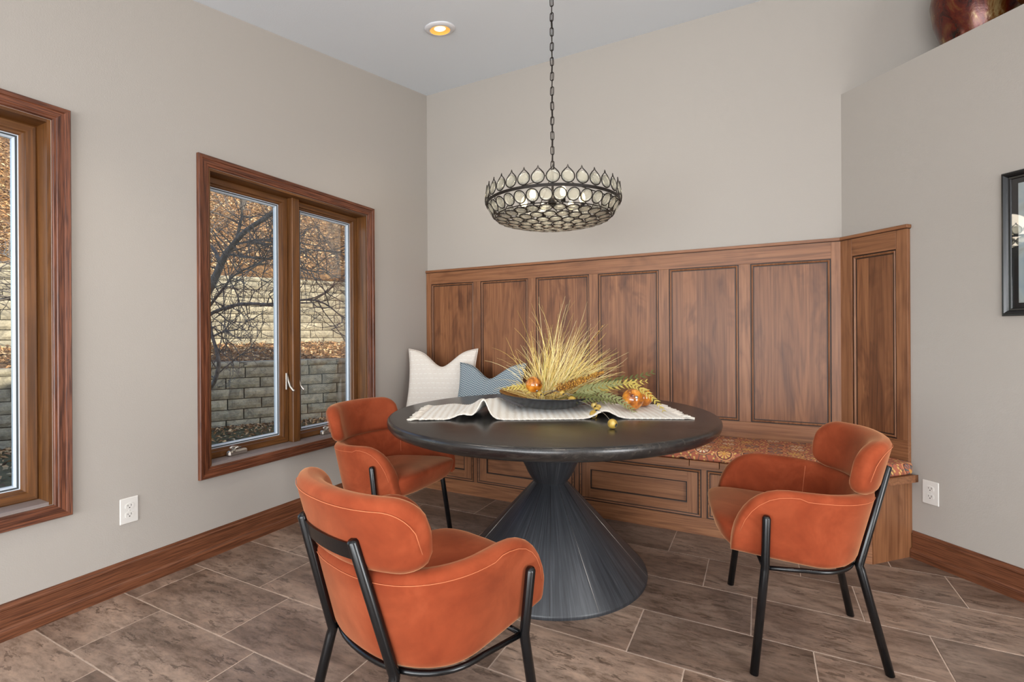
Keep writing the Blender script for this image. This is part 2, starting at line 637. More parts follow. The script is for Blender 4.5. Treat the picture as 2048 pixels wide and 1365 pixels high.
# ------------------------------------------------------------------ windows
def window(name, rect, label, hardware=True):
    y0, y1, z0, z1 = rect
    w = thing(name, label, 'window', (0, (y0 + y1) / 2, z0), 0, kind='structure')
    inv = Vector((0, -(y0 + y1) / 2, -z0))

    def P(o):
        o.location = inv
        return o
    # casing: four mitred moulded boards
    prof = [(0.001, 0.010), (0.004, 0.013), (0.012, 0.013), (0.015, 0.016), (0.036, 0.017), (0.039, 0.022), (0.054, 0.024), (0.0575, 0.018)]
    for o in miter_boards('casing_board', rect, prof, lambda a, b, h: (h, a, b), (MAT['oaky'], MAT['oakz']), w):
        P(o)
    # jamb boards
    J = 0.012
    P(box('jamb_board', (-0.155, y0, z0), (-0.001, y0 + J, z1), MAT['sash'], w))
    P(box('jamb_board', (-0.155, y1 - J, z0), (-0.001, y1, z1), MAT['sash'], w))
    P(box('jamb_board', (-0.155, y0 + J, z1 - J), (-0.001, y1 - J, z1), MAT['sashy'], w))
    P(box('sill_board', (-0.155, y0 + J, z0), (-0.001, y1 - J, z0 + J), MAT['sill'], w))
    ym = (y0 + y1) / 2
    P(box('mullion', (-0.15, ym - 0.026, z0 + J), (-0.046, ym + 0.026, z1 - J), MAT['sash'], w, 0.003))
    for s, (a, b) in enumerate(((y0 + J, ym - 0.026), (ym + 0.026, y1 - J))):
        c0, c1 = z0 + J, z1 - J
        SW = 0.050
        sash = thing('sash', None, None)
        sash.parent = w
        # stiles and rails with a stepped inner moulding
        prof = [(0.0, 0.026), (0.004, 0.034), (0.012, 0.036), (0.016, 0.046), (SW - 0.006, 0.048), (SW, 0.044)]
        for o in miter_boards('sash_rail', (a + SW, b - SW, c0 + SW, c1 - SW), prof, lambda p, q, h: (-0.135 + h, p, q), (MAT['sashy'], MAT['sash']), sash):
            P(o)
        bm = bmesh.new()
        add_miter(bm, (a + SW + 0.017, b - SW - 0.017, c0 + SW + 0.017, c1 - SW - 0.017), [(0, 0.012), (0.005, 0.021), (0.017, 0.024)], lambda p, q, h: (-0.135 + h, p, q))
        P(bmobj('glazing_bead', bm, MAT['vinyl'], sash))
        bm = bmesh.new()
        add_miter(bm, (a + SW + 0.010, b - SW - 0.010, c0 + SW + 0.010, c1 - SW - 0.010), [(0, 0.0), (0.010, 0.001)], lambda p, q, h: (-0.1125 + h, p, q))
        P(box('glass_pane', (-0.126, a + SW, c0 + SW), (-0.122, b - SW, c1 - SW), MAT['pane'], sash))
        P(bmobj('weather_seal', bm, MAT['gasket'], sash))
        if hardware:
            # casement crank operator on the sill
            yc = a + 0.18 if s == 0 else b - 0.30
            bm = bmesh.new()
            add_box(bm, (-0.082, yc - 0.055, z0 + J), (-0.048, yc + 0.055, z0 + J + 0.030), 0.008)
            add_tube(bm, [(-0.060, yc - 0.025, z0 + J + 0.024), (-0.045, yc - 0.032, z0 + J + 0.040)], 0.011, 10)
            cr = P(bmobj('crank_operator', bm, MAT['nickel'], w))
            cr2 = tube('crank_handle', [(-0.045, yc - 0.032, z0 + J + 0.040), (-0.036, yc - 0.020, z0 + J + 0.050), (-0.038, yc + 0.004, z0 + J + 0.044), (-0.040, yc - 0.045, z0 + J + 0.056), (-0.042, yc - 0.056, z0 + J + 0.048)], 0.006, MAT['nickel'], cr)
            # lock lever
            yl = ym - 0.040 if s == 0 else ym + 0.036
            zl = z0 + 0.36
            sg = 1 if s == 0 else 1
            bm = bmesh.new()
            add_box(bm, (-0.089, yl - 0.007, zl - 0.02), (-0.083, yl + 0.007, zl + 0.085), 0.002)
            lk = P(bmobj('lock_plate', bm, MAT['nickel'], w))
            tube('lock_lever', [(-0.082, yl, zl + 0.075), (-0.070, yl, zl + 0.035), (-0.058, yl + 0.003, zl), (-0.040, yl + 0.010, zl - 0.022), (-0.036, yl + 0.014, zl - 0.030)], lambda q: 0.005 + 0.003 * q, MAT['nickel'], lk, 8)
    return w


window('window_1', WIN[0], 'wooden casement window cut by the left edge of the picture')
window('window_2', WIN[1], 'two-sash wooden casement window nearest the corner, bare tree outside')


# ------------------------------------------------------------------ bench wall paneling
def board_panel(name, x0, x1, z0, z1, y, mat, parent, boards, rng, horizontal=False):
    """flush glued-up panel: board tones carried by a face attribute"""
    cuts = [0.0]
    for i in range(boards):
        cuts.append(cuts[-1] + rng.uniform(0.7, 1.4))
    cuts = [q / cuts[-1] for q in cuts]
    vsx, fs, bid = [], [], []
    for i in range(boards):
        a, b = cuts[i], cuts[i + 1]
        n = len(vsx)
        if horizontal:
            za, zb = z0 + (z1 - z0) * a, z0 + (z1 - z0) * b
            vsx += [(x0, y, za), (x1, y, za), (x1, y, zb), (x0, y, zb)]
        else:
            xa, xb = x0 + (x1 - x0) * a, x0 + (x1 - x0) * b
            vsx += [(xa, y, z0), (xb, y, z0), (xb, y, z1), (xa, y, z1)]
        fs.append((n, n + 1, n + 2, n + 3))
        bid.append(rng.random())
    # back so that the panel has a real thickness
    n = len(vsx)
    vsx += [(x0, y + 0.006, z0), (x1, y + 0.006, z0), (x1, y + 0.006, z1), (x0, y + 0.006, z1)]
    fs.append((n + 3, n + 2, n + 1, n))
    bid.append(0.5)
    o = pymesh(name, vsx, fs, mat, parent)
    at = o.data.attributes.new('board', 'FLOAT', 'FACE')
    at.data.foreach_set('value', bid)
    return o


def bead_frame(parent, x0, x1, z0, z1, y):
    """glazed groove and bead moulding round a panel opening"""
    for in_, wd, h in ((0.0060, 0.0060, 0.0035), (0.0215, 0.0050, 0.0012)):
        bm = bmesh.new()
        add_miter(bm, (x0 + in_, x1 - in_, z0 + in_, z1 - in_), [(0.0, h), (wd, h)], lambda a, b, hh: (a, y - hh, b))
        bmobj('glaze_line', bm, MAT['glaze'], parent)
    bm = bmesh.new()
    add_miter(bm, (x0 + 0.0165, x1 - 0.0165, z0 + 0.0165, z1 - 0.0165), [(0.0, 0.002), (0.002, 0.0065), (0.006, 0.009), (0.0105, 0.0065)], lambda a, b, h: (a, y - h, b))
    bmobj('bead_moulding', bm, MAT['alderz'], parent)


def paneling(name, label, loc, rotz, length, stiles, zs, end_return=None, seed=1):
    """local x along the wall, -y into the room; stiles = list of (x0,x1) in between which panels sit"""
    rng = random.Random(seed)
    t_ = thing(name, label, 'paneling', loc, rotz)
    TH = 0.022
    zb, zp0, zp1, zt = zs
    G = 0.0006
    box('bottom_rail', (stiles[0][0], -TH, zb), (stiles[-1][1], -0.001, zp0), MAT['alderx'], t_, 0.0008)
    box('top_rail', (stiles[0][1], -TH, zp1), (stiles[-1][0], -0.001, zt - 0.020), MAT['alderx'], t_, 0.0008)
    for a, b in stiles:
        first = (a, b) in (stiles[0], stiles[-1])
        box('stile', (a, -TH, zp0 + G), (b, -0.001, zt - 0.0205 if first else zp1 - G), MAT['alderz'], t_, 0.0008)
    box('cap_moulding', (stiles[0][0] - (0.0 if rotz == 0 else 0.006), -TH - 0.013, zt - 0.018), (length, -0.001, zt), MAT['alderx'], t_, 0.002)
    box('glaze_line', (stiles[0][0], -TH - 0.003, zt - 0.0205), (length - 0.004, -0.001, zt - 0.018), MAT['glaze'], t_)
    for (a, b), (c, d) in zip(stiles, stiles[1:]):
        p = board_panel('panel', b - 0.001, c + 0.001, zp0 - 0.001, zp1 + 0.001, -0.010, MAT['alderp'], t_, 5 if c - b > 0.3 else 3, rng)
        bead_frame(p, b, c, zp0, zp1, -0.010)
    return t_


st = [(0.003, 0.0525)]
for i in range(6):
    xe = 0.4740 + 0.4882 * i
    st.append((xe, xe + 0.0655 if i < 5 else 2.962))
paneling('wall_paneling', 'long six-panel wood wainscot on the back wall behind the bench', (0, 0, 0), 0, 2.962, st, (0.430, 0.587, 1.573, 1.690), seed=4)
paneling('wall_paneling', 'narrow single-panel wood wainscot on the angled wall', (2.97, 0, 0), R(-45), 0.372, [(0.004, 0.0745), (0.3095, 0.365)], (0.430, 0.587, 1.573, 1.690), seed=9)

# ------------------------------------------------------------------ storage bench
BY = -0.458
bench = thing('storage_bench', 'built-in wooden bench with four paneled drawer fronts', 'bench', (0, 0, 0))
ends = Vector((3.2305, -0.2605, 0))
en = Vector((D2, -D2, 0))            # along the angled wall, out of the bench end
pn = Vector((-D2, -D2, 0))           # from the wall into the room
fc = ends + pn * ((0.458 - 0.2605) / D2)
body = [(0.024, -0.024), (2.955, -0.024), (ends.x - 0.012 - 0.03, ends.y - 0.012 + 0.01), (fc.x - 0.028, BY + 0.022), (0.024, BY + 0.022)]
bm = bmesh.new()
prism(bm, body, 0.0, 0.386)
bmobj('carcass', bm, MAT['alderx'], bench)
DR = [(0.0163, 0.7337), (0.7700, 1.4860), (1.5224, 2.2415), (2.2768, 2.9930)]
z0d, z1d = 0.1010, 0.3665
box('base_rail', (0.002, BY, 0.0), (fc.x - 0.002, BY + 0.021, z0d - 0.004), MAT['alderx'], bench, 0.0008)
box('top_rail', (0.002, BY, z1d + 0.004), (fc.x - 0.002, BY + 0.021, 0.3862), MAT['alderx'], bench, 0.0008)
xs = [0.002] + [q for d in DR for q in d] + [fc.x - 0.002]
for i in range(0, len(xs), 2):
    box('stile', (xs[i] + (0.004 if i else 0), BY, z0d - 0.0035), (xs[i + 1] - (0.004 if i < len(xs) - 2 else 0), BY + 0.021, z1d + 0.0035), MAT['alderz'], bench, 0.0008)
rngd = random.Random(21)
for a, b in DR:
    d = thing('drawer_front', None, None)
    d.parent = bench
    bm = bmesh.new()
    add_miter(bm, (a + 0.002, b - 0.002, z0d + 0.002, z1d - 0.002), [(0, 0.0), (0.0065, 0.0002)], lambda p, q, h: (p, BY + 0.004 - h, q))
    bmobj('glaze_line', bm, MAT['glaze'], d)
    S = 0.0725
    # cock bead round the drawer, then rails and stiles
    bm = bmesh.new()
    add_miter(bm, (a + 0.0115, b - 0.0115, z0d + 0.0115, z1d - 0.0115), [(0, 0.001), (0.002, 0.004), (0.0065, 0.005), (0.0095, 0.002)], lambda p, q, h: (p, BY - h + 0.002, q))
    bmobj('bead_moulding', bm, MAT['alderx'], d)
    bm = bmesh.new()
    add_miter(bm, (a + 0.0165, b - 0.0165, z0d + 0.0165, z1d - 0.0165), [(0, 0.0), (0.0045, 0.0006)], lambda p, q, h: (p, BY + 0.0006 - h, q))
    bmobj('glaze_line', bm, MAT['glaze'], d)
    for q in ((a + 0.012, a + S), (b - S, b - 0.012)):
        box('stile', (q[0], BY + 0.001, z0d + 0.012), (q[1], BY + 0.020, z1d - 0.012), MAT['alderz'], d)
    box('rail', (a + S, BY + 0.001, z0d + 0.012), (b - S, BY + 0.020, z0d + S), MAT['alderx'], d)
    box('rail', (a + S, BY + 0.001, z1d - S), (b - S, BY + 0.020, z1d - 0.012), MAT['alderx'], d)
    p = board_panel('panel', a + S - 0.001, b - S + 0.001, z0d + S - 0.001, z1d - S + 0.001, BY + 0.012, MAT['alderd'], d, 1, rngd, True)
    bm = bmesh.new()
    add_miter(bm, (a + S + 0.0055, b - S - 0.0055, z0d + S + 0.0055, z1d - S - 0.0055), [(0, 0.0112), (0.0055, 0.0116)], lambda pp, q, h: (pp, BY + 0.012 - h, q))
    bmobj('glaze_line', bm, MAT['glaze'], d)
# end panel
e0, e1 = fc + en * 0.0 - pn * 0.002, ends + pn * 0.002
bm = bmesh.new()
prism(bm, [tuple(e0 - en * 0.02)[:2], tuple(e0)[:2], tuple(e1)[:2], tuple(e1 - en * 0.02)[:2]], 0.0, 0.3862)
bmobj('end_panel', bm, MAT['alderz'], bench)
# seat lids: a board with lid joints along its front edge
tip = ends + en * 0.030
ftip = tip + pn * ((0.484 + tip.y) / D2)
NO = -0.484
cuts = [0.002, 1.078, 1.234, 2.1855, 2.342]
for i, a in enumerate(cuts):
    if i < len(cuts) - 1:
        b = cuts[i + 1] - 0.003
        box('seat_lid', (a, NO, 0.387), (b, -0.023, 0.4235), MAT['alderx'], bench, 0.0015)
    else:
        w_ = Vector((2.97, 0, 0))
        bm = bmesh.new()
        q = tip + pn * 0.002
        prism(bm, [(a, -0.023), (2.946, -0.023), (q.x - 0.016 - 0.0, q.y - 0.016 + 0.0), (q.x, q.y), (ftip.x, NO), (a, NO)], 0.387, 0.4235)
        bmesh.ops.bevel(bm, geom=bm.edges[:], offset=0.0015, segments=1, affect='EDGES')
        bmobj('seat_lid', bm, MAT['alderx'], bench)

# seat cushion with a printed floral fabric
cm = Mat('rust floral fabric')
tc0 = cm.node('ShaderNodeTexCoord')
sp0 = cm.node('ShaderNodeSeparateXYZ')
cm.link(tc0.outputs['Object'], sp0.inputs[0])
cb0 = cm.node('ShaderNodeCombineXYZ')
cm.link(sp0.outputs[0], cb0.inputs[0])
cm.link(cm.math('ADD', sp0.outputs[1], cm.math('MULTIPLY', sp0.outputs[2], 1.0)), cb0.inputs[1])
tcv = cb0.outputs[0]
base = lin((176, 100, 74))
vo = cm.node('ShaderNodeTexVoronoi', feature='F1', voronoi_dimensions='2D')
vo.inputs['Scale'].default_value = 8.5
vo.inputs['Randomness'].default_value = 0.35
sq = cm.node('ShaderNodeMapping')
sq.inputs['Scale'].default_value = (1.0, 1.15, 0.9)
cm.link(tcv, sq.inputs[0])
cm.link(sq.outputs[0], vo.inputs['Vector'])
dst = vo.outputs['Distance']
vo2 = cm.node('ShaderNodeTexVoronoi', feature='F1', voronoi_dimensions='2D')
vo2.inputs['Scale'].default_value = 38
cm.link(tcv, vo2.inputs['Vector'])
vo3 = cm.node('ShaderNodeTexVoronoi', feature='DISTANCE_TO_EDGE', voronoi_dimensions='2D')
vo3.inputs['Scale'].default_value = 22
vo3.inputs['Randomness'].default_value = 0.9
cm.link(tcv, vo3.inputs['Vector'])
# petals: radial stripes round each motif centre
vsub = cm.node('ShaderNodeVectorMath', operation='SUBTRACT')
cm.link(sq.outputs[0], vsub.inputs[0])
cm.link(vo.outputs['Position'], vsub.inputs[1])
sx = cm.node('ShaderNodeSeparateXYZ')
cm.link(vsub.outputs[0], sx.inputs[0])
hz = sx.outputs[1]
ang = cm.math('ARCTAN2', hz, sx.outputs[0])
pet = cm.math('SINE', cm.math('MULTIPLY', ang, 9.0))
petm = cm.math('GREATER_THAN', pet, 0.0)
ringA = cm.math('MULTIPLY', cm.math('GREATER_THAN', dst, 0.10), cm.math('LESS_THAN', dst, 0.29))
petal = cm.math('MULTIPLY', petm, ringA)
hue = cm.node('ShaderNodeSeparateColor')
cm.link(vo.outputs['Color'], hue.inputs[0])
petcol = cm.ramp(hue.outputs[0], [(0.0, lin((214, 176, 96))), (0.38, lin((226, 205, 170))), (0.62, lin((92, 98, 98))), (1.0, lin((205, 120, 60)))])
petcol.node.color_ramp.interpolation = 'CONSTANT'
c = cm.mix(petal, base, petcol)
core = cm.math('LESS_THAN', dst, 0.085)
c = cm.mix(core, c, lin((206, 150, 72)))
ln1 = cm.math('COMPARE', dst, 0.30, 0.016)
c = cm.mix(ln1, c, lin((52, 40, 36)))
ln2 = cm.math('COMPARE', dst, 0.37, 0.014)
c = cm.mix(ln2, c, lin((214, 172, 112)))
vine = cm.math('MULTIPLY', cm.math('LESS_THAN', vo3.outputs[0], 0.05), cm.math('GREATER_THAN', dst, 0.38))
c = cm.mix(vine, c, lin((112, 84, 68)))
dots = cm.math('MULTIPLY', cm.math('LESS_THAN', vo2.outputs['Distance'], 0.22), cm.math('GREATER_THAN', dst, 0.42))
c = cm.mix(dots, c, lin((216, 176, 104)))
cm.color(c)
wv = cm.noise(tcv, 500, 2)
cm.bump(wv.outputs[0], 0.15, 0.002)
cm.set(Roughness=0.85)
MAT['floral'] = cm.m
cpoly = [(0.006, -0.026), (2.945, -0.026)]
q = ends + en * 0.024 + pn * 0.026
q2 = ends + en * 0.024
q3 = q2 + pn * ((0.478 + q2.y) / D2)
cpoly += [(q.x, q.y), (q3.x, -0.478), (0.006, -0.478)]
bm = bmesh.new()
prism(bm, cpoly, 0.4245, 0.488)
bmesh.ops.bevel(bm, geom=bm.edges[:], offset=0.016, segments=4, affect='EDGES', profile=0.5)
tag(bmobj('bench_cushion', bm, MAT['floral'], smooth=True), 'long rust floral print cushion on the bench seat', 'cushion')


# ------------------------------------------------------------------ outlets
def outlet(label, loc, rotz):
    """local +y out of the wall, x along it"""
    t_ = thing('wall_outlet', label, 'outlet', loc, rotz)
    bm = bmesh.new()
    add_box(bm, (-0.0365, 0, -0.058), (0.0365, 0.006, 0.058), 0.003)
    bmobj('cover_plate', bm, MAT['white_plastic'], t_)
    for s in (-1, 1):
        bm = bmesh.new()
        pts = [(0.0165 * max(-1, min(1, 1.25 * math.cos(q * math.pi / 12))), 0.0145 * math.sin(q * math.pi / 12)) for q in range(24)]
        A = [bm.verts.new((x, 0.0055, z + s * 0.0195)) for x, z in pts]
        B = [bm.verts.new((x * 0.96, 0.0078, z * 0.96 + s * 0.0195)) for x, z in pts]
        bm.faces.new(B)
        for i in range(24):
            bm.faces.new([A[i], A[(i + 1) % 24], B[(i + 1) % 24], B[i]])
        so = bmobj('socket', bm, MAT['white_plastic'], t_)
        bm = bmesh.new()
        zc = s * 0.0195
        add_box(bm, (-0.0075, 0.0076, zc - 0.001), (-0.0055, 0.0081, zc + 0.008))
        add_box(bm, (0.0055, 0.0076, zc + 0.0), (0.0075, 0.0081, zc + 0.007))
        add_tube(bm, [(0, 0.0076, zc - 0.0065), (0, 0.0081, zc - 0.0065)], 0.0026, 10)
        bmobj('slots', bm, MAT['slot'], so)
    tube('screw', [(0, 0.0058, 0), (0, 0.0068, 0)], 0.003, MAT['white_plastic'], t_)
    return t_


outlet('white duplex outlet on the wall between the two windows', (0, -2.2228, 0.355), R(-90))
pw = Vector((2.97, 0, 0)) + en * 0.4525
outlet('white duplex outlet on the angled wall beside the bench end', (pw.x, pw.y, 0.350), R(135))

# ------------------------------------------------------------------ framed picture on the angled wall
pm = Mat('pale abstract print')
vv = pm.coords((1, 1, 1))
n1 = pm.noise(vv, 5, 3, 0.5, 1.5)
pm.color(pm.ramp(n1.outputs[0], [(0.35, lin((150, 166, 176))), (0.5, lin((172, 180, 178))), (0.65, lin((150, 150, 140)))]))
pm.set(Roughness=0.5)
pc = Vector((2.97, 0, 0)) + en * (0.7385)
pic = thing('framed_picture', 'black framed print cut by the right edge of the picture', 'picture', (pc.x, pc.y, 1.208), R(-45))
pw_, ph_ = 0.80, 0.618
fprof = [(0.0, 0.010), (0.003, 0.014), (0.010, 0.015), (0.014, 0.022), (0.022, 0.026), (0.026, 0.020), (0.030, 0.020), (0.034, 0.014)]
for o in miter_boards('frame_rail', (0.034, pw_ - 0.034, 0.034, ph_ - 0.034), fprof, lambda a, b, h: (a, -h - 0.002, b), (MAT['frame_black'], MAT['frame_black']), pic):
    pass
box('backing', (0.02, -0.010, 0.02), (pw_ - 0.02, -0.002, ph_ - 0.02), MAT['mat_board'], pic)
box('print', (0.055, -0.0115, 0.055), (pw_ - 0.055, -0.0105, ph_ - 0.055), pm.m, pic)
box('glass', (0.034, -0.0135, 0.034), (pw_ - 0.034, -0.0125, ph_ - 0.034), thin_glass('picture glass', (1, 1, 1, 1), 0.02, 0.8), pic)

# ------------------------------------------------------------------ vases on the plant ledge
vm = Mat('red and gold lacquer')
vv = vm.coords((1, 1, 0.7))
n1 = vm.noise(vv, 7.5, 5, 0.65, 1.2)
n2 = vm.noise(vv, 22, 4, 0.6, 0.5)
c1 = vm.ramp(n1.outputs[0], [(0.34, lin((30, 15, 10))), (0.46, lin((96, 28, 10))), (0.55, lin((110, 66, 28))), (0.64, lin((160, 136, 92))), (0.74, lin((80, 50, 22)))])
c2 = vm.ramp(n2.outputs[0], [(0.35, (0.6, 0.5, 0.42, 1)), (0.6, (1, 1, 1, 1))])
vm.color(vm.mix(0.7, c1, c2, 'MULTIPLY'))
vm.set(Roughness=0.22, Metallic=0.25)
vm.bump(n2.outputs[0], 0.15, 0.01)
vz = 2.525


def vase(label, loc, prof, s=1.0, tilt=None, name='vase'):
    t_ = thing(name, label, 'vase', loc)
    o = lathe('body', [(r_ * s, z * s) for r_, z in prof], vm.m, t_, 40)
    return t_


vp = Vector((3.505, -0.205, vz))
vase('tall red and gold lacquered vase on the plant ledge', vp, [(0, 0), (0.095, 0), (0.10, 0.008), (0.135, 0.08), (0.165, 0.18), (0.178, 0.28), (0.165, 0.38), (0.125, 0.46), (0.07, 0.51), (0.055, 0.54), (0.07, 0.56), (0.062, 0.56), (0.045, 0.54), (0.05, 0.50), (0, 0.45)])
vp2 = Vector((3.700, -0.570, vz))
vase('low rounded brown and red vase at the front of the ledge', vp2, [(0, 0), (0.10, 0), (0.11, 0.005), (0.165, 0.05), (0.188, 0.10), (0.175, 0.155), (0.12, 0.195), (0.06, 0.205), (0.055, 0.215), (0.045, 0.21), (0.04, 0.19), (0, 0.17)])

# ------------------------------------------------------------------ recessed ceiling light
SL = math.atan(0.1874)
dl = thing('recessed_light', 'round recessed ceiling light glowing warm yellow', 'ceiling light', (0.800, -0.925, 3.203 - 0.1874 * 0.925))
dl.rotation_euler = (SL, 0, 0)
em = Mat('warm lamp glow')
em.set(Base_Color=lin((255, 235, 200)))
em.b.inputs['Emission Color'].default_value = lin((255, 240, 214))
em.b.inputs['Emission Strength'].default_value = 1.15
ew = Mat('gold reflector')
ew.set(Base_Color=lin((236, 180, 84)), Roughness=0.3)
ew.b.inputs['Emission Color'].default_value = lin((255, 186, 84))
ew.b.inputs['Emission Strength'].default_value = 0.55
lathe('trim_ring', [(0.062, -0.012), (0.066, -0.014), (0.092, -0.006), (0.095, -0.001), (0.062, -0.001)], plain('white trim', (215, 215, 218), 0.4), dl)
lathe('reflector', [(0.062, -0.013), (0.058, -0.009), (0.036, -0.003), (0.0, -0.003)], ew.m, dl)
lathe('lamp_lens', [(0.0, -0.008), (0.028, -0.008), (0.034, -0.005), (0.036, -0.0032)], em.m, dl)
pdl = bpy.data.lights.new('ceiling_spot', 'SPOT')
pdl.energy = 14
pdl.spot_size = R(120)
pdl.spot_blend = 0.8
pdl.color = (1, 0.86, 0.66)
pdl.shadow_soft_size = 0.04
plo = bpy.data.objects.new('ceiling_spot', pdl)
link(plo, dl)
plo.location = (0, 0, -0.03)

# ------------------------------------------------------------------ pedestal table
TCX, TCY = 1.626, -1.178
tb = Mat('black stained wood top')
v = tb.coords((0.07, 1.0, 1.0))
n1 = tb.noise(v, 60, 5, 0.6, 0.2)
n2 = tb.noise(tb.coords((0.4, 1, 1)), 3.0, 3, 0.5)
c = tb.ramp(n1.outputs[0], [(0.3, lin((24, 23, 23))), (0.52, lin((40, 37, 35))), (0.75, lin((64, 58, 52)))])
c = tb.mix(0.5, c, tb.ramp(n2.outputs[0], [(0.35, (0.72, 0.72, 0.74, 1)), (0.65, (1.12, 1.1, 1.06, 1))]), 'MULTIPLY')
tb.color(c)
tb.set(Roughness=0.27)
tb.b.inputs['Specular IOR Level'].default_value = 0.6
MAT['table_top'] = tb.m
tc_ = Mat('black stained wood staves')
geo = tc_.node('ShaderNodeTexCoord')
sp = tc_.node('ShaderNodeSeparateXYZ')
tc_.link(geo.outputs['Object'], sp.inputs[0])
an = tc_.math('ARCTAN2', sp.outputs[1], sp.outputs[0])
cb = tc_.node('ShaderNodeCombineXYZ')
tc_.link(tc_.math('MULTIPLY', an, 3.0), cb.inputs[0])
tc_.link(tc_.math('MULTIPLY', sp.outputs[2], 0.35), cb.inputs[1])
n1 = tc_.noise(cb.outputs[0], 14, 6, 0.62, 0.4)
n2 = tc_.noise(cb.outputs[0], 3.2, 2, 0.5)
c = tc_.ramp(n1.outputs[0], [(0.28, lin((26, 28, 31))), (0.52, lin((46, 48, 52))), (0.78, lin((76, 77, 80)))])
c = tc_.mix(0.6, c, tc_.ramp(n2.outputs[0], [(0.35, (0.7, 0.7, 0.72, 1)), (0.65, (1.15, 1.15, 1.15, 1))]), 'MULTIPLY')
tc_.color(c)
tc_.bump(n1.outputs[0], 0.12, 0.003)
tc_.set(Roughness=0.38)
table = thing('pedestal_table', 'round black wood dining table on a cone pedestal', 'table', (TCX, TCY, 0))
lathe('tabletop', [(0, 0.7625), (0.762, 0.7625), (0.770, 0.7605), (0.7755, 0.755), (0.7775, 0.744), (0.774, 0.728), (0.763, 0.714), (0.745, 0.706), (0.72, 0.7035), (0, 0.7035)], MAT['table_top'], table, 128, True, 40)
lathe('pedestal_bowl', [(0, 0.7035), (0.20, 0.7035), (0.196, 0.66), (0.178, 0.60), (0.150, 0.545), (0.127, 0.503), (0.112, 0.470), (0.098, 0.447), (0.086, 0.431), (0.0805, 0.4255), (0, 0.4255)], tc_.m, table, 64, True, 40)
NST = 14
lathe('pedestal_cone', [(0, 0.425), (0.079, 0.425), (0.083, 0.420), (0.455, 0.018), (0.4575, 0.010), (0.456, 0.0), (0, 0.0)], tc_.m, table, 96, True, 40)
for i in range(NST):       # fine stave joints, slightly uneven
    a = 2 * math.pi * (i + 0.35) / NST
    c_, s_ = math.cos(a), math.sin(a)
    tube('stave_joint', [(c_ * 0.0835, s_ * 0.0835, 0.4195), (c_ * 0.4553, s_ * 0.4553, 0.0175)], 0.0007, MAT['glaze'] if i % 4 else MAT['nickel'], table, 4)


# ------------------------------------------------------------------ upholstered armchairs
vt = Mat('rust velvet')
v = vt.coords((1, 1, 1), random_shift=True)
n1 = vt.noise(v, 5.5, 4, 0.55, 1.0)
n2 = vt.noise(v, 40, 3, 0.6)
c = vt.ramp(n1.outputs[0], [(0.30, lin((121, 49, 25))), (0.5, lin((135, 59, 32))), (0.70, lin((151, 71, 42)))])
c = vt.mix(0.25, c, vt.ramp(n2.outputs[0], [(0.35, (0.8, 0.8, 0.8, 1)), (0.65, (1.1, 1.1, 1.1, 1))]), 'MULTIPLY')
vt.color(c)
vt.set(Roughness=0.85)
vt.b.inputs['Sheen Weight'].default_value = 0.5
vt.b.inputs['Sheen Roughness'].default_value = 0.38
vt.b.inputs['Sheen Tint'].default_value = lin((255, 200, 150))
vt.b.inputs['Specular IOR Level'].default_value = 0.15
vt.bump(n2.outputs[0], 0.05, 0.004)
MAT['velvet'] = vt.m
MAT['thread'] = plain('light orange thread', (196, 112, 72), 0.8)


def shell_xy(a, x, z, off):
    """plan of the chair shell: a in [0, pi] round the back (None on the straight arms), at height z, inset by off"""
    W = 0.257 + 0.145 * (z - 0.345) - off
    xb = -0.150 - 0.25 * (z - 0.34) + off
    x0, p = 0.05, 2.3
    ca, sa = math.cos(a), math.sin(a)
    yy = W * math.copysign(abs(ca) ** (2 / p), ca)
    xx = x0 - (x0 - xb) * abs(sa) ** (2 / p)
    return xx, yy


def rrect(th, zb, zt, r_, k=4, m=3):
    """rounded rectangle outline, (inset, z), counter clockwise from bottom outer corner"""
    r_ = min(r_, th / 2 - 1e-4, (zt - zb) / 2 - 1e-4)
    pts = []
    for cx, cz, a0 in ((r_, zb + r_, math.pi), (th - r_, zb + r_, 1.5 * math.pi), (th - r_, zt - r_, 0), (r_, zt - r_, 0.5 * math.pi)):
        for i in range(k + 1):
            a = a0 + 0.5 * math.pi * i / k
            pts.append((cx + r_ * math.cos(a), cz + r_ * math.sin(a)))
    out = []
    n = len(pts)
    for i in range(n):
        out.append(pts[i])
        q = pts[(i + 1) % n]
        if i in (2 * k + 1, 4 * k + 3):          # the two upright sides
            for j in range(1, m + 1):
                f = j / (m + 1)
                out.append((pts[i][0] + (q[0] - pts[i][0]) * f, pts[i][1] + (q[1] - pts[i][1]) * f))
    return out


def loft(name, sections, mat, parent):
    bm = bmesh.new()
    rings = [[bm.verts.new(p) for p in s] for s in sections]
    n = len(rings[0])
    for A, B in zip(rings, rings[1:]):
        for k in range(n):
            bm.faces.new([A[k], A[(k + 1) % n], B[(k + 1) % n], B[k]])
    bm.faces.new(rings[0][::-1])
    bm.faces.new(rings[-1])
    return bmobj(name, bm, mat, parent, True)


def arm_top(x):
    if x <= 0.10:
        return 0.600 + 0.012 * max(0, min(1, (x + 0.15) / 0.25))
    f = min(1, (x - 0.10) / 0.178)
    return 0.402 + 0.210 * max(0.0, 1 - f ** 2.4) ** (1 / 2.0)


def arm_bot(x):
    return 0.348 + 0.034 * max(0, min(1, (x + 0.05) / 0.32)) ** 1.3


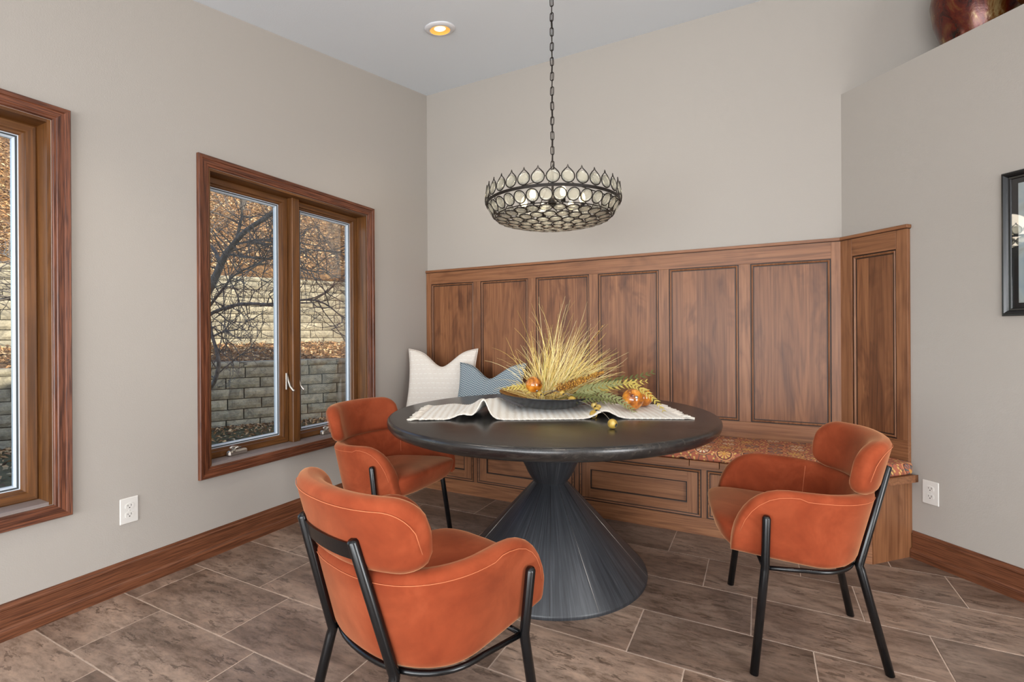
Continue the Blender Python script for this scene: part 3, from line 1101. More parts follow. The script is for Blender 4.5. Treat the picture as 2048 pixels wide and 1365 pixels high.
def make_chair():
    ch = thing('armchair', 'armchair', 'chair')
    # wrap-around arms and lower back
    stations = []
    na = 15
    xsA = [0.2785, 0.2775, 0.274, 0.266, 0.254, 0.238, 0.218, 0.195, 0.165, 0.135, 0.10, 0.075]
    for x in xsA:
        stations.append((0.0, x))
    for i in range(41):
        stations.append((math.pi * i / 40, None))
    for x in xsA[::-1]:
        stations.append((math.pi, x))
    secs = []
    for idx, (a, x) in enumerate(stations):
        xx = x if x is not None else shell_xy(a, 0, 0.5, 0)[0]
        zb, zt = arm_bot(xx), arm_top(xx)
        th = 0.058
        if x is not None and x > 0.27:
            th = 0.058 * (1 - 0.5 * ((x - 0.27) / 0.0085) ** 1.5)
        sec = []
        for o_, z in rrect(th, zb, zt, 0.028):
            o2 = o_ + (0.058 - th) / 2
            px, py = shell_xy(a, 0, z, o2)
            if x is not None:
                px = x
            sec.append((px, py, z))
        secs.append(sec)
    loft('arm_shell', secs, MAT['velvet'], ch)
    # upper back cushion
    secs = []
    n = 44
    a0 = R(33)
    for i in range(n + 1):
        f = i / n
        a = a0 + (math.pi - 2 * a0) * f
        e = min(f, 1 - f) * 0.42            # arc length from wing tip, roughly metres
        rc = 0.075
        k = 1 - (1 - min(1, e / rc)) ** 2
        k = math.sqrt(max(0.0, k))
        zt = 0.776 - 0.080 * (1 - k) + 0.006 * math.sin(math.pi * f)
        zb = 0.595 + 0.050 * (1 - k)
        th = 0.066 * (0.45 + 0.55 * k)
        sec = []
        for o_, z in rrect(th, zb, zt, 0.032):
            px, py = shell_xy(a, 0, z, o_ + (0.066 - th) / 2 - 0.004)
            sec.append((px, py, z))
        secs.append(sec)
    loft('backrest', secs, MAT['velvet'], ch)
    # seat cushion: a soft slab, wider and rounder at the front
    bm = bmesh.new()
    nu, nv = 56, 18

    def se(v_, e_):
        return math.copysign(abs(v_) ** e_, v_)
    rows = []
    for j in range(nv + 1):
        ph = -math.pi / 2 + math.pi * j / nv
        row = []
        for i in range(nu):
            th = 2 * math.pi * i / nu
            x = se(math.cos(th), 0.42) * se(math.cos(ph), 0.42)
            y = se(math.sin(th), 0.42) * se(math.cos(ph), 0.42)
            z = se(math.sin(ph), 0.55)
            zz = 0.412 + 0.058 * z + 0.012 * (x if z > 0 else 0) + (0.010 * (1 - y * y) if z > 0 else 0)
            hw = 0.230 + 0.026 * x
            xx = 0.098 + 0.218 * x + (0.035 * z * max(0, x)) - 0.012 * y * y * max(0, x)
            row.append(bm.verts.new((xx, hw * y, zz)))
        rows.append(row)
    for A, B in zip(rows, rows[1:]):
        for i in range(nu):
            bm.faces.new([A[i], A[(i + 1) % nu], B[(i + 1) % nu], B[i]])
    bmesh.ops.remove_doubles(bm, verts=bm.verts[:], dist=1e-5)
    bmobj('seat', bm, MAT['velvet'], ch, True)
    # legs
    rl = 0.0135
    for s in (1, -1):
        tube('front_leg', [(0.2165, 0.304 * s, 0.0), (0.178, 0.2765 * s, 0.335), (0.1765, 0.2765 * s, 0.352), (0.1755, 0.299 * s, 0.524), (0.1755, 0.2998 * s, 0.531)], lambda f: rl if f < 0.99 else rl * 0.7, MAT['black_metal'], ch, 14)
        tube('rear_leg', [(-0.2125, 0.1815 * s, 0.0), (-0.142, 0.1455 * s, 0.325), (-0.1375, 0.1436 * s, 0.340), (-0.1415, 0.1427 * s, 0.356), (-0.2295, 0.1208 * s, 0.679), (-0.2313, 0.1205 * s, 0.6836)], lambda f: rl if f < 0.99 else rl * 0.75, MAT['black_metal'], ch, 14)
    # hoop under the shell
    hoop = [(0.178, 0.268, 0.345)]
    for i in range(33):
        a = math.pi * i / 32
        px, py = shell_xy(a, 0, 0.340, 0.008)
        hoop.append((px, py, 0.342))
    hoop.append((0.178, -0.268, 0.345))
    tube('seat_hoop', hoop, 0.0075, MAT['black_metal'], ch, 10)
    tube('cross_bar', [(0.178, 0.266, 0.3425), (0.178, -0.266, 0.3425)], 0.0075, MAT['black_metal'], ch, 10)
    # strap plate behind the back
    bm = bmesh.new()
    rows = []
    for i in range(17):
        y = 0.118 - 0.236 * i / 16
        row = []
        for z, o_ in ((0.632, -0.006), (0.672, -0.006), (0.672, -0.011), (0.632, -0.011)):
            W = 0.257 + 0.145 * (z - 0.345)
            xb = -0.150 - 0.25 * (z - 0.34)
            x = 0.05 - (0.05 - xb) * (1 - abs(y / W) ** 2.3) ** (1 / 2.3) + o_
            row.append(bm.verts.new((x, y, z)))
        rows.append(row)
    for A, B in zip(rows, rows[1:]):
        for k in range(4):
            bm.faces.new([A[k], A[(k + 1) % 4], B[(k + 1) % 4], B[k]])
    bm.faces.new(rows[0])
    bm.faces.new(rows[-1][::-1])
    bmobj('back_strap', bm, MAT['black_metal'], ch)
    # stitched seams on the outside of the arms and back
    path = []
    for a, x in stations:
        xx = x if x is not None else shell_xy(a, 0, 0.5, 0)[0]
        if x is not None and x > 0.2545:
            continue
        z = max(arm_top(xx - 0.0) - 0.024, 0.40)
        if x is not None:
            z = arm_top(xx + 0.014) - 0.016
        px, py = shell_xy(a, 0, z, -0.0006)
        path.append((x if x is not None else px, py, z))
    tube('seam', path, 0.0009, MAT['thread'], ch, 5)
    path = []
    for i in range(45):
        f = i / 44
        a = a0 + R(5) + (math.pi - 2 * a0 - R(10)) * f
        e = min(f, 1 - f) * 0.40
        k = math.sqrt(max(0, 1 - (1 - min(1, e / 0.07)) ** 2))
        z = 0.756 - 0.10 * (1 - k)
        px, py = shell_xy(a, 0, z, -0.0048)
        path.append((px, py, z))
    tube('seam', path, 0.0009, MAT['thread'], ch, 5)
    for s in (1, -1):       # inner arm seam
        path = []
        for z in (0.585, 0.56, 0.52, 0.49, 0.475):
            px, py = shell_xy(R(30) if s > 0 else R(150), 0, z, 0.0586)
            path.append((px, py, z))
        tube('seam', path, 0.0012, MAT['thread'], ch, 5)
    return ch


def copy_tree(o, parent=None):
    c_ = o.copy()
    COL.objects.link(c_)
    c_.parent = parent
    for k in list(o.children):
        copy_tree(k, c_)
    return c_


chairs = [((2.6845, -1.237, 0), 189.6, 'rust velvet armchair in front of the bench end, facing the table from the right'),
          ((1.6755, -2.3285, 0), 75.5, 'rust velvet armchair seen from behind, its back toward the camera'),
          ((0.760, -1.390, 0), 1.6, 'rust velvet armchair below the window, pushed partly under the table')]
proto = make_chair()
for i, (loc, ang, lab) in enumerate(chairs):
    o = proto if i == 0 else copy_tree(proto)
    o.location = loc
    o.rotation_euler = (0, 0, R(ang))
    tag(o, lab, 'chair', 'velvet armchairs around the table')


# ------------------------------------------------------------------ chandelier
CHX, CHY = 1.640, -1.166
ch = thing('chandelier', 'bronze chandelier of round glass discs hanging on a long chain', 'chandelier', (CHX, CHY, 1.70))
gl = Mat('seeded glass disc')
gl.n.remove(gl.b)
tr = gl.node('ShaderNodeBsdfTransparent')
tr.inputs[0].default_value = (0.88, 0.89, 0.86, 1)
gs = gl.node('ShaderNodeBsdfGlossy')
gs.inputs['Roughness'].default_value = 0.08
df = gl.node('ShaderNodeBsdfTranslucent')
df.inputs[0].default_value = (0.84, 0.84, 0.79, 1)
lw = gl.node('ShaderNodeFresnel')
lw.inputs[0].default_value = 1.5
vv = gl.coords((1, 1, 1), random_shift=True)
nn = gl.noise(vv, 55, 4, 0.6, 1.0)
bp = gl.node('ShaderNodeBump')
bp.inputs['Strength'].default_value = 0.5
bp.inputs['Distance'].default_value = 0.004
gl.link(nn.outputs[0], bp.inputs['Height'])
for q in (gs, df, lw):
    gl.link(bp.outputs[0], q.inputs['Normal'])
m1 = gl.node('ShaderNodeMixShader')
m1.inputs[0].default_value = 0.27
gl.link(tr.outputs[0], m1.inputs[1])
gl.link(df.outputs[0], m1.inputs[2])
m2 = gl.node('ShaderNodeMixShader')
gl.link(gl.math('MULTIPLY_ADD', lw.outputs[0], 0.9, 0.04), m2.inputs[0])
gl.link(m1.outputs[0], m2.inputs[1])
gl.link(gs.outputs[0], m2.inputs[2])
gl.link(m2.outputs[0], gl.out.inputs[0])


def disc_mesh():
    bm = bmesh.new()
    add_lathe(bm, [(0, 0.0035), (0.6, 0.0030), (0.74, 0.0020), (0.76, 0.0034), (0.92, 0.0022), (0.96, 0.0), (0.92, -0.0022), (0.6, -0.0030), (0, -0.0035)], 20)
    # radial only: scaled per use
    for v_ in bm.verts:
        v_.co.x *= 0.0285
        v_.co.y *= 0.0285
    me = bpy.data.meshes.new('glass_disc')
    bmesh.ops.recalc_face_normals(bm, faces=bm.faces[:])
    bm.to_mesh(me)
    bm.free()
    me.materials.append(gl.m)
    me.polygons.foreach_set('use_smooth', [True] * len(me.polygons))
    return me


def ring_mesh(drop):
    bm = bmesh.new()
    n = 22
    pts = []
    for i in range(n):
        a = 2 * math.pi * i / n
        rr = 0.0292
        x, y = rr * math.sin(a), rr * math.cos(a)
        if drop and abs(a) < 1e-6:
            y = 0.0292 + 0.021
        elif drop and (i in (1, n - 1)):
            x, y = math.copysign(0.0038, x), 0.0292 + 0.008
        elif drop and (i in (2, n - 2)):
            x, y = math.copysign(0.0125, x), 0.0292 + 0.0005
        pts.append((x, y, 0))
    add_tube(bm, pts, 0.0024, 5, True)
    me = bpy.data.meshes.new('ring_frame')
    bmesh.ops.recalc_face_normals(bm, faces=bm.faces[:])
    bm.to_mesh(me)
    bm.free()
    me.materials.append(MAT['bronze'])
    me.polygons.foreach_set('use_smooth', [True] * len(me.polygons))
    return me


DISC, RING, DROP = disc_mesh(), ring_mesh(False), ring_mesh(True)


def place_disc(ang, rad, z, tilt, drop=False, s=1.0):
    """disc whose normal points outward; tilt 0 = vertical, 90 deg = facing down"""
    d = bpy.data.objects.new('glass_disc', DISC)
    link(d, ch)
    out = Vector((math.cos(ang), math.sin(ang), 0))
    nrm = out * math.cos(tilt) + Vector((0, 0, -1)) * math.sin(tilt)
    upv = (Vector((0, 0, 1)) * math.cos(tilt) + out * math.sin(tilt))
    xv = upv.cross(nrm)
    mm = Matrix((xv, upv, nrm)).transposed().to_4x4()
    d.matrix_local = Matrix.Translation((out.x * rad, out.y * rad, z)) @ mm @ Matrix.Scale(s, 4)
    f = bpy.data.objects.new('ring_frame', DROP if drop else RING)
    link(f, d)


BZ = 0.078        # band height above the local origin
for i in range(32):
    place_disc(2 * math.pi * i / 32, 0.3285, BZ + 0.036, R(-6), True)
for i in range(32):
    place_disc(2 * math.pi * (i + 0.5) / 32, 0.307, BZ - 0.034, R(30), False, 0.98)
for rad, cnt, z in ((0.252, 26, 0.002), (0.193, 20, -0.012), (0.135, 14, -0.021), (0.077, 8, -0.026), (0.028, 3, -0.029)):
    for i in range(cnt):
        place_disc(2 * math.pi * (i + 0.3 * (cnt % 4)) / cnt, rad, z, R(90 - rad * 45))
lathe('band', [(0.3235, BZ - 0.007), (0.3275, BZ - 0.007), (0.3275, BZ + 0.006), (0.3235, BZ + 0.006), (0.3235, BZ - 0.007)], MAT['bronze'], ch, 64, False)
for rr, zz in ((0.284, 0.014),):
    tube('bottom_hoop', [(rr * math.cos(2 * math.pi * i / 64), rr * math.sin(2 * math.pi * i / 64), zz) for i in range(64)], 0.0025, MAT['bronze'], ch, 6, True)
tube('stem', [(0, 0, 0.255), (0, 0, 0.10)], 0.006, MAT['bronze'], ch, 10)
lathe('hub', [(0, 0.075), (0.02, 0.08), (0.028, 0.095), (0.022, 0.115), (0.008, 0.125), (0, 0.125)], MAT['bronze'], ch, 20)
bulb = Mat('warm bulb glass')
bulb.set(Base_Color=lin((255, 240, 210)))
bulb.b.inputs['Emission Color'].default_value = lin((255, 226, 170))
bulb.b.inputs['Emission Strength'].default_value = 6.0
for i in range(6):
    a = 2 * math.pi * (i + 0.2) / 6
    c_, s_ = math.cos(a), math.sin(a)
    tube('arm', [(c_ * 0.015, s_ * 0.015, 0.100), (c_ * 0.08, s_ * 0.08, 0.060), (c_ * 0.135, s_ * 0.135, 0.050), (c_ * 0.145, s_ * 0.145, 0.060)], 0.004, MAT['bronze'], ch, 6)
    so = lathe('bulb_socket', [(0, 0), (0.011, 0), (0.011, 0.022), (0, 0.022)], MAT['bronze'], ch, 12)
    so.location = (c_ * 0.145, s_ * 0.145, 0.056)
    bb = lathe('bulb', [(0, 0), (0.008, 0), (0.0145, 0.014), (0.0155, 0.025), (0.011, 0.040), (0.004, 0.050), (0, 0.052)], bulb.m, ch, 14)
    bb.location = (c_ * 0.145, s_ * 0.145, 0.078)
for i in range(3):
    a = 2 * math.pi * (i + 0.1) / 3
    c_, s_ = math.cos(a), math.sin(a)
    tube('support_rod', [(0, 0, 0.245), (c_ * 0.12, s_ * 0.12, 0.165), (c_ * 0.325, s_ * 0.325, BZ)], 0.0025, MAT['bronze'], ch, 6)
cl = thing('chandelier_lamp', None, None)
bpy.data.objects.remove(cl)
pl = bpy.data.lights.new('chandelier_glow', 'POINT')
pl.energy = 6
pl.color = (1, 0.88, 0.70)
pl.shadow_soft_size = 0.12
plo2 = bpy.data.objects.new('chandelier_glow', pl)
link(plo2, ch)
plo2.location = (0, 0, 0.16)
# chain links
bm = bmesh.new()
pts = []
for i in range(20):
    a = 2 * math.pi * i / 20
    pts.append((0.0078 * math.cos(a), 0, 0.0128 * math.copysign(1, math.sin(a)) * (abs(math.sin(a)) > 0.05) + 0.0085 * math.sin(a)))
add_tube(bm, pts, 0.0024, 6, True)
LK = bpy.data.meshes.new('chain_link')
bmesh.ops.recalc_face_normals(bm, faces=bm.faces[:])
bm.to_mesh(LK)
bm.free()
LK.materials.append(MAT['bronze'])
LK.polygons.foreach_set('use_smooth', [True] * len(LK.polygons))
ctop = ceil_z((0, CHY)) - 1.70
z, i = 0.272, 0
rl_ = random.Random(5)
while z < ctop - 0.03:
    o = bpy.data.objects.new('chain_link', LK)
    link(o, ch)
    o.location = (0, 0, z)
    o.rotation_euler = (rl_.uniform(-0.05, 0.05), rl_.uniform(-0.05, 0.05), R(20 + 90 * (i % 2)) + rl_.uniform(-0.3, 0.3))
    z += 0.0365
    i += 1
o = lathe('ceiling_canopy', [(0, -0.035), (0.012, -0.033), (0.02, -0.026), (0.055, -0.016), (0.064, -0.004), (0.064, 0.004), (0, 0.004)], MAT['bronze'], ch, 32)
o.location = (0, 0, ctop - 0.004)
o.rotation_euler = (SL, 0, 0)
tube('cord', [(0.004, 0.0, 0.25), (-0.004, 0.003, 0.5), (0.003, -0.003, 0.8), (0, 0, ctop - 0.02)], 0.0018, MAT['bronze'], ch, 5)


# ------------------------------------------------------------------ pillows
def pillow(name, label, w, h, T, mat, loc, rotz, lean, dent, seed, roll=0.0):
    n = 40
    rng = random.Random(seed)
    vsx, idx = [], {}
    fs = []
    for side in (1, -1):
        for j in range(n + 1):
            for i in range(n + 1):
                u_, v_ = -1 + 2 * i / n, -1 + 2 * j / n
                edge = (i in (0, n)) or (j in (0, n))
                if side == -1 and edge:
                    idx[(side, i, j)] = idx[(1, i, j)]
                    continue
                pinx = 1 - 0.085 * (1 - v_ * v_) * abs(u_) ** 3
                piny = 1 - 0.085 * (1 - u_ * u_) * abs(v_) ** 3
                x = w / 2 * u_ * pinx
                z = h / 2 * v_ * piny
                tv = max(0, (v_ + 0.35) / 1.35)
                dd = dent * math.exp(-(u_ / 0.42) ** 2) * tv ** 2
                z -= dd
                t_ = T * ((1 - u_ ** 2) * (1 - v_ ** 2)) ** 0.42
                cr = math.exp(-(u_ / 0.13) ** 2) * max(0, v_) ** 1.5
                t_ *= 1 - 0.45 * cr
                t_ += 0.006 * math.sin(7 * u_ + 3 * v_ + seed) * (1 - u_ ** 2) * (1 - v_ ** 2)
                idx[(side, i, j)] = len(vsx)
                vsx.append((x, -side * t_, z + h / 2))
    for side in (1, -1):
        for j in range(n):
            for i in range(n):
                q = [idx[(side, i, j)], idx[(side, i + 1, j)], idx[(side, i + 1, j + 1)], idx[(side, i, j + 1)]]
                fs.append(q if side == 1 else q[::-1])
    t_ = thing(name, label, 'pillow', loc, rotz)
    o = pymesh('cover', vsx, fs, mat, t_, True)
    o.rotation_euler = (-lean, roll, 0)
    edge = []
    for i in range(n + 1):
        edge.append(vsx[idx[(1, i, 0)]])
    for j in range(1, n + 1):
        edge.append(vsx[idx[(1, n, j)]])
    for i in range(n - 1, -1, -1):
        edge.append(vsx[idx[(1, i, n)]])
    for j in range(n - 1, 0, -1):
        edge.append(vsx[idx[(1, 0, j)]])
    s = tube('edge_seam', edge, 0.0025, mat, t_, 5, True)
    s.rotation_euler = (-lean, roll, 0)
    return t_


wp = Mat('cream cotton with dashed stitching')
tc = wp.node('ShaderNodeTexCoord')
sp = wp.node('ShaderNodeSeparateXYZ')
wp.link(tc.outputs['Object'], sp.inputs[0])
row = wp.math('MULTIPLY', sp.outputs[2], 27.0)
rf = wp.math('FRACT', row)
line = wp.math('LESS_THAN', rf, 0.07)
ph = wp.math('MULTIPLY', wp.math('FLOOR', row), 0.37)
dash = wp.math('LESS_THAN', wp.math('FRACT', wp.math('ADD', wp.math('MULTIPLY', sp.outputs[0], 26.0), ph)), 0.62)
mk = wp.math('MULTIPLY', line, dash)
nz = wp.noise(tc.outputs['Object'], 380, 2)
bs = wp.ramp(nz.outputs[0], [(0.3, lin((222, 212, 200))), (0.7, lin((238, 230, 220)))])
wp.color(wp.mix(mk, bs, lin((250, 247, 240))))
wp.bump(wp.math('ADD', wp.math('MULTIPLY', mk, 0.6), wp.math('MULTIPLY', nz.outputs[0], 0.3)), 0.25, 0.003)
wp.set(Roughness=0.9)
bp_ = Mat('blue herringbone weave')
tc = bp_.node('ShaderNodeTexCoord')
sp = bp_.node('ShaderNodeSeparateXYZ')
bp_.link(tc.outputs['Object'], sp.inputs[0])
zg = bp_.math('PINGPONG', bp_.math('MULTIPLY', sp.outputs[0], 46.0), 1.0)
st_ = bp_.math('FRACT', bp_.math('ADD', bp_.math('MULTIPLY', sp.outputs[2], 62.0), zg))
hb = bp_.math('LESS_THAN', st_, 0.45)
bs = bp_.mix(hb, lin((172, 180, 182)), lin((88, 108, 122)))
bp_.color(bs)
bp_.bump(st_, 0.2, 0.003)
bp_.set(Roughness=0.9)
pillow('throw_pillow', 'cream throw pillow with dashed stitching in the bench corner', 0.56, 0.545, 0.068, wp.m, (0.352, -0.325, 0.503), R(22), R(14), 0.125, 3)
pillow('throw_pillow', 'smaller blue herringbone throw pillow leaning beside the cream one', 0.525, 0.455, 0.062, bp_.m, (0.795, -0.390, 0.503), R(9), R(20), 0.105, 8)

# ------------------------------------------------------------------ table runner
TZ = 0.7628
rm = Mat('cream cable knit')
v = rm.coords((1, 1, 1), kind='UV')
wv = rm.node('ShaderNodeTexWave', wave_type='BANDS', bands_direction='X', wave_profile='SIN')
wv.inputs['Scale'].default_value = 11
wv.inputs['Distortion'].default_value = 1.5
wv.inputs['Detail'].default_value = 2
rm.link(v, wv.inputs['Vector'])
w2 = rm.node('ShaderNodeTexWave', wave_type='BANDS', bands_direction='DIAGONAL')
w2.inputs['Scale'].default_value = 34
w2.inputs['Distortion'].default_value = 3
rm.link(v, w2.inputs['Vector'])
k = rm.math('ADD', rm.math('MULTIPLY', wv.outputs[1], 0.6), rm.math('MULTIPLY', w2.outputs[1], 0.5))
rm.color(rm.ramp(k, [(0.15, lin((226, 216, 203))), (0.55, lin((250, 246, 239)))]))
rm.bump(k, 0.7, 0.007)
rm.set(Roughness=0.95)
RA, RB = Vector((1.118, -1.500, 0)), Vector((2.150, -0.960, 0))
RL = (RB - RA).length
rx = (RB - RA).normalized()
ry = Vector((-rx.y, rx.x, 0))


def run_h(s_, t_):
    h = 0.0
    for c_, w_, hh, k_ in ((0.195, 0.040, 0.030, 0.2), (0.283, 0.036, 0.064, -0.35), (0.735, 0.045, 0.026, -0.3), (0.06, 0.05, 0.006, 0.5)):
        cc = c_ + 0.03 * t_
        h += hh * max(0.0, 1 + k_ * t_) * math.exp(-((s_ - cc) / w_) ** 2)
    return h


def run_p(s_, t_):
    sm = s_ - 0.02 * math.exp(-((s_ - 0.30) / 0.05) ** 2)
    wd = 0.205 * (1 - 0.10 * math.exp(-((s_ - 0.5) / 0.2) ** 2))
    p = RA + rx * (RL * sm) + ry * (t_ * wd + 0.012 * math.sin(9 * s_ + 0.6))
    p.z = TZ + run_h(s_, t_)
    return p


runner = thing('table_runner', 'cream knitted runner with fringed ends, rumpled under the bowl', 'table runner', RA + (RB - RA) * 0.5 + Vector((0, 0, TZ)))
ro = runner.location
ns, nt = 150, 28
vsx, fs, uvs = [], [], []
for lay in (1, 0):
    for i in range(ns + 1):
        for j in range(nt + 1):
            s_, t_ = i / ns, -1 + 2 * j / nt
            p = run_p(s_, t_)
            ed = 0.003 * math.sin(i * 1.9) if j in (0, nt) else 0
            p += ry * (ed * (1 if t_ > 0 else -1))
            p.z += 0.0006 + (0.0065 + 0.0012 * math.sin(i * 1.25) * (1 if lay else 0)) * lay
            if lay and j in (0, nt):
                p.z -= 0.002
            vsx.append(p - ro)
            uvs.append((s_ * RL, t_ * 0.205))
N1 = (ns + 1) * (nt + 1)
for i in range(ns):
    for j in range(nt):
        a = i * (nt + 1) + j
        fs.append((a, a + nt + 1, a + nt + 2, a + 1))
        fs.append((N1 + a, N1 + a + 1, N1 + a + nt + 2, N1 + a + nt + 1))
for i in range(ns):
    for j in (0, nt):
        a, b = i * (nt + 1) + j, (i + 1) * (nt + 1) + j
        fs.append((a, N1 + a, N1 + b, b))
for j in range(nt):
    for i in (0, ns):
        a = i * (nt + 1) + j
        fs.append((a, a + 1, N1 + a + 1, N1 + a))
cloth = pymesh('cloth', vsx, fs, rm.m, runner, True)
ul = cloth.data.uv_layers.new(name='UVMap')
for lp in cloth.data.loops:
    ul.data[lp.index].uv = uvs[lp.vertex_index]
rng = random.Random(12)
for e, sg in ((0.0, -1), (1.0, 1)):
    bm = bmesh.new()
    for i in range(54):
        t_ = -1 + 2 * (i + 0.5) / 54
        p = run_p(e, t_)
        p.z = TZ + run_h(e, t_) + 0.004
        d = rx * sg + ry * rng.uniform(-0.55, 0.55)
        L = rng.uniform(0.026, 0.058)
        q1 = p + d * L * 0.5 + Vector((0, 0, rng.uniform(-0.001, 0.006)))
        q2 = p + d * L + ry * rng.uniform(-0.008, 0.008)
        q2.z = TZ + 0.0026
        add_tube(bm, [p - rx * sg * 0.006 - ro, q1 - ro, q2 - ro], 0.0028, 5)
    tag(bmobj('fringe', bm, rm.m, runner, True), kind='stuff')
for t_ in (-1.0, 1.0):          # knotted selvedge along both long edges
    bm = bmesh.new()
    pts = []
    for i in range(0, 301):
        s_ = i / 300
        p = run_p(s_, t_)
        p.z += 0.0042 + 0.0012 * math.sin(i * 2.2)
        p += ry * (0.0022 * math.cos(i * 2.2))
        pts.append(p - ro)
    add_tube(bm, pts, 0.0034, 5)
    bmobj('selvedge', bm, rm.m, runner, True)

# ------------------------------------------------------------------ shallow bowl
BC = Vector((1.575, -1.080, TZ + 0.0085))
bo = Mat('black glazed bowl')
nb_ = bo.noise(bo.coords(), 9, 4, 0.6, 1)
bo.color(bo.ramp(nb_.outputs[0], [(0.4, lin((16, 17, 20))), (0.7, lin((38, 40, 44)))]))
bo.set(Roughness=0.18)
bi = Mat('gold inner glaze')
nb_ = bi.noise(bi.coords(), 14, 4, 0.6, 1)
bi.color(bi.ramp(nb_.outputs[0], [(0.35, lin((120, 80, 28))), (0.7, lin((196, 150, 70)))]))
bi.set(Roughness=0.3, Metallic=0.3)
bowl = thing('shallow_bowl', 'wide shallow black bowl with a gold inside, holding the dried arrangement', 'bowl', BC)
bowl.rotation_euler = (0, R(2.2), R(-27))
lathe('outer_shell', [(0, 0), (0.105, 0), (0.115, 0.003), (0.165, 0.020), (0.215, 0.042), (0.245, 0.062), (0.254, 0.072), (0.2535, 0.0745)], bo.m, bowl, 72)
lathe('inner_glaze', [(0.2535, 0.0745), (0.250, 0.0735), (0.240, 0.064), (0.21, 0.046), (0.16, 0.026), (0.11, 0.011), (0, 0.009)], bi.m, bowl, 72)


def bp3(x, y, d=2.47):
    return pix(x, y, d)


# ------------------------------------------------------------------ dried grass
gm = Mat('straw blades')
at = gm.node('ShaderNodeAttribute', attribute_name='tone')
gm.color(gm.ramp(at.outputs['Fac'], [(0.0, lin((170, 140, 62))), (0.3, lin((222, 190, 100))), (0.7, lin((240, 218, 150))), (0.85, lin((246, 230, 176))), (1.0, lin((186, 184, 92)))]))
gm.set(Roughness=0.6)
grass = thing('dried_grass_bundle', 'bundle of straw yellow dried grass standing in the bowl', 'dried grass', BC + Vector((0, 0, 0.012)))
go_ = grass.location.copy()


def blades(n, root, seed, mean, sig, lmin, lmax, droop, dsig=18, wide=1.0):
    rng = random.Random(seed)
    vsx, fs, tn = [], [], []
    for b in range(n):
        th = R(rng.gauss(mean, sig))
        ph = R(rng.gauss(0, dsig))
        L = rng.uniform(lmin, lmax) * (1.0 - 0.22 * min(1, abs(th - R(10)) / R(80)))
        p = root + rt * rng.gauss(0, 0.026) + fw * rng.gauss(0, 0.022) + Vector((0, 0, rng.uniform(-0.004, 0.05)))
        d = Vector((0, 0, 1)) * math.cos(th) * math.cos(ph) + rt * math.sin(th) + fw * math.sin(ph)
        d.normalize()
        bend = rng.gauss(0.55, 0.55) * droop
        curl = rt * rng.gauss(0, 0.05) + fw * rng.gauss(0, 0.05)
        kink = rng.random() < 0.05
        side = d.cross(fw).normalized()
        w_ = rng.uniform(0.0007, 0.0016) * wide
        n0 = len(vsx)
        S = 8
        tone = rng.random()
        for i in range(S + 1):
            f = i / S
            ww = w_ * (1 - 0.8 * f)
            vsx += [p - side * ww - go_, p + fw * ww * 0.8 - go_, p + side * ww - go_]
            hd = Vector((d.x, d.y, 0))
            d = (d + hd * (bend * 0.17 * f) + Vector((0, 0, -0.17 * bend * f)) + curl * (0.4 + f)).normalized()
            if kink and i == 5:
                d = (d + rt * rng.choice((-1.2, 1.2)) + Vector((0, 0, -0.8))).normalized()
            p = p + d * (L / S)
            rb_ = (p - BC).xy.length
            p.z = max(p.z, BC.z + (0.016 + 0.30 * rb_ if rb_ < 0.262 else 0.006))
        for i in range(S):
            a = n0 + 3 * i
            for q in range(3):
                q2 = (q + 1) % 3
                fs.append((a + q, a + q2, a + 3 + q2, a + 3 + q))
                tn.append(tone)
    o = pymesh('blades', vsx, fs, gm.m, grass)
    at_ = o.data.attributes.new('tone', 'FLOAT', 'FACE')
    at_.data.foreach_set('value', tn)
    tag(o, kind='stuff')


groot = BC + Vector((0, 0, 0.020)) + rt * 0.01
blades(120, groot - rt * 0.03, 1, 8, 15, 0.24, 0.40, 0.5)
blades(170, groot + rt * 0.02, 2, 34, 17, 0.26, 0.43, 0.6)
blades(110, groot + rt * 0.05, 6, 58, 15, 0.24, 0.42, 0.35)
blades(30, groot + rt * 0.02, 8, 40, 26, 0.40, 0.52, 0.3)
blades(34, groot - rt * 0.05, 3, -34, 20, 0.20, 0.38, 1.7)
blades(18, groot - rt * 0.01, 4, 4, 17, 0.46, 0.58, 0.2)
blades(34, groot - rt * 0.10, 5, -68, 16, 0.08, 0.20, 1.3)
blades(26, groot - rt * 0.035, 7, 12, 8, 0.16, 0.26, 0.3, 12, 2.2)
tube('binding', [groot - go_ + Vector((0.03 * math.cos(a), 0.03 * math.sin(a), 0.035)) for a in [2 * math.pi * i / 16 for i in range(16)]], 0.003, gm.m, grass, 5, True)

# ------------------------------------------------------------------ seed sprays
sm_ = Mat('golden seed heads')
at = sm_.node('ShaderNodeAttribute', attribute_name='tone')
sm_.color(sm_.ramp(at.outputs['Fac'], [(0.0, lin((92, 56, 20))), (0.5, lin((160, 106, 36))), (1.0, lin((206, 158, 66)))]))
sm_.set(Roughness=0.7)
dk = plain('dark twig', (70, 46, 30), 0.7)


def bez(p, n=14):
    out = []
    for i in range(n + 1):
        f = i / n
        if len(p) == 3:
            out.append(p[0] * (1 - f) ** 2 + p[1] * 2 * f * (1 - f) + p[2] * f * f)
        else:
            out.append(p[0] * (1 - f) ** 3 + p[1] * 3 * f * (1 - f) ** 2 + p[2] * 3 * f * f * (1 - f) + p[3] * f ** 3)
    return out


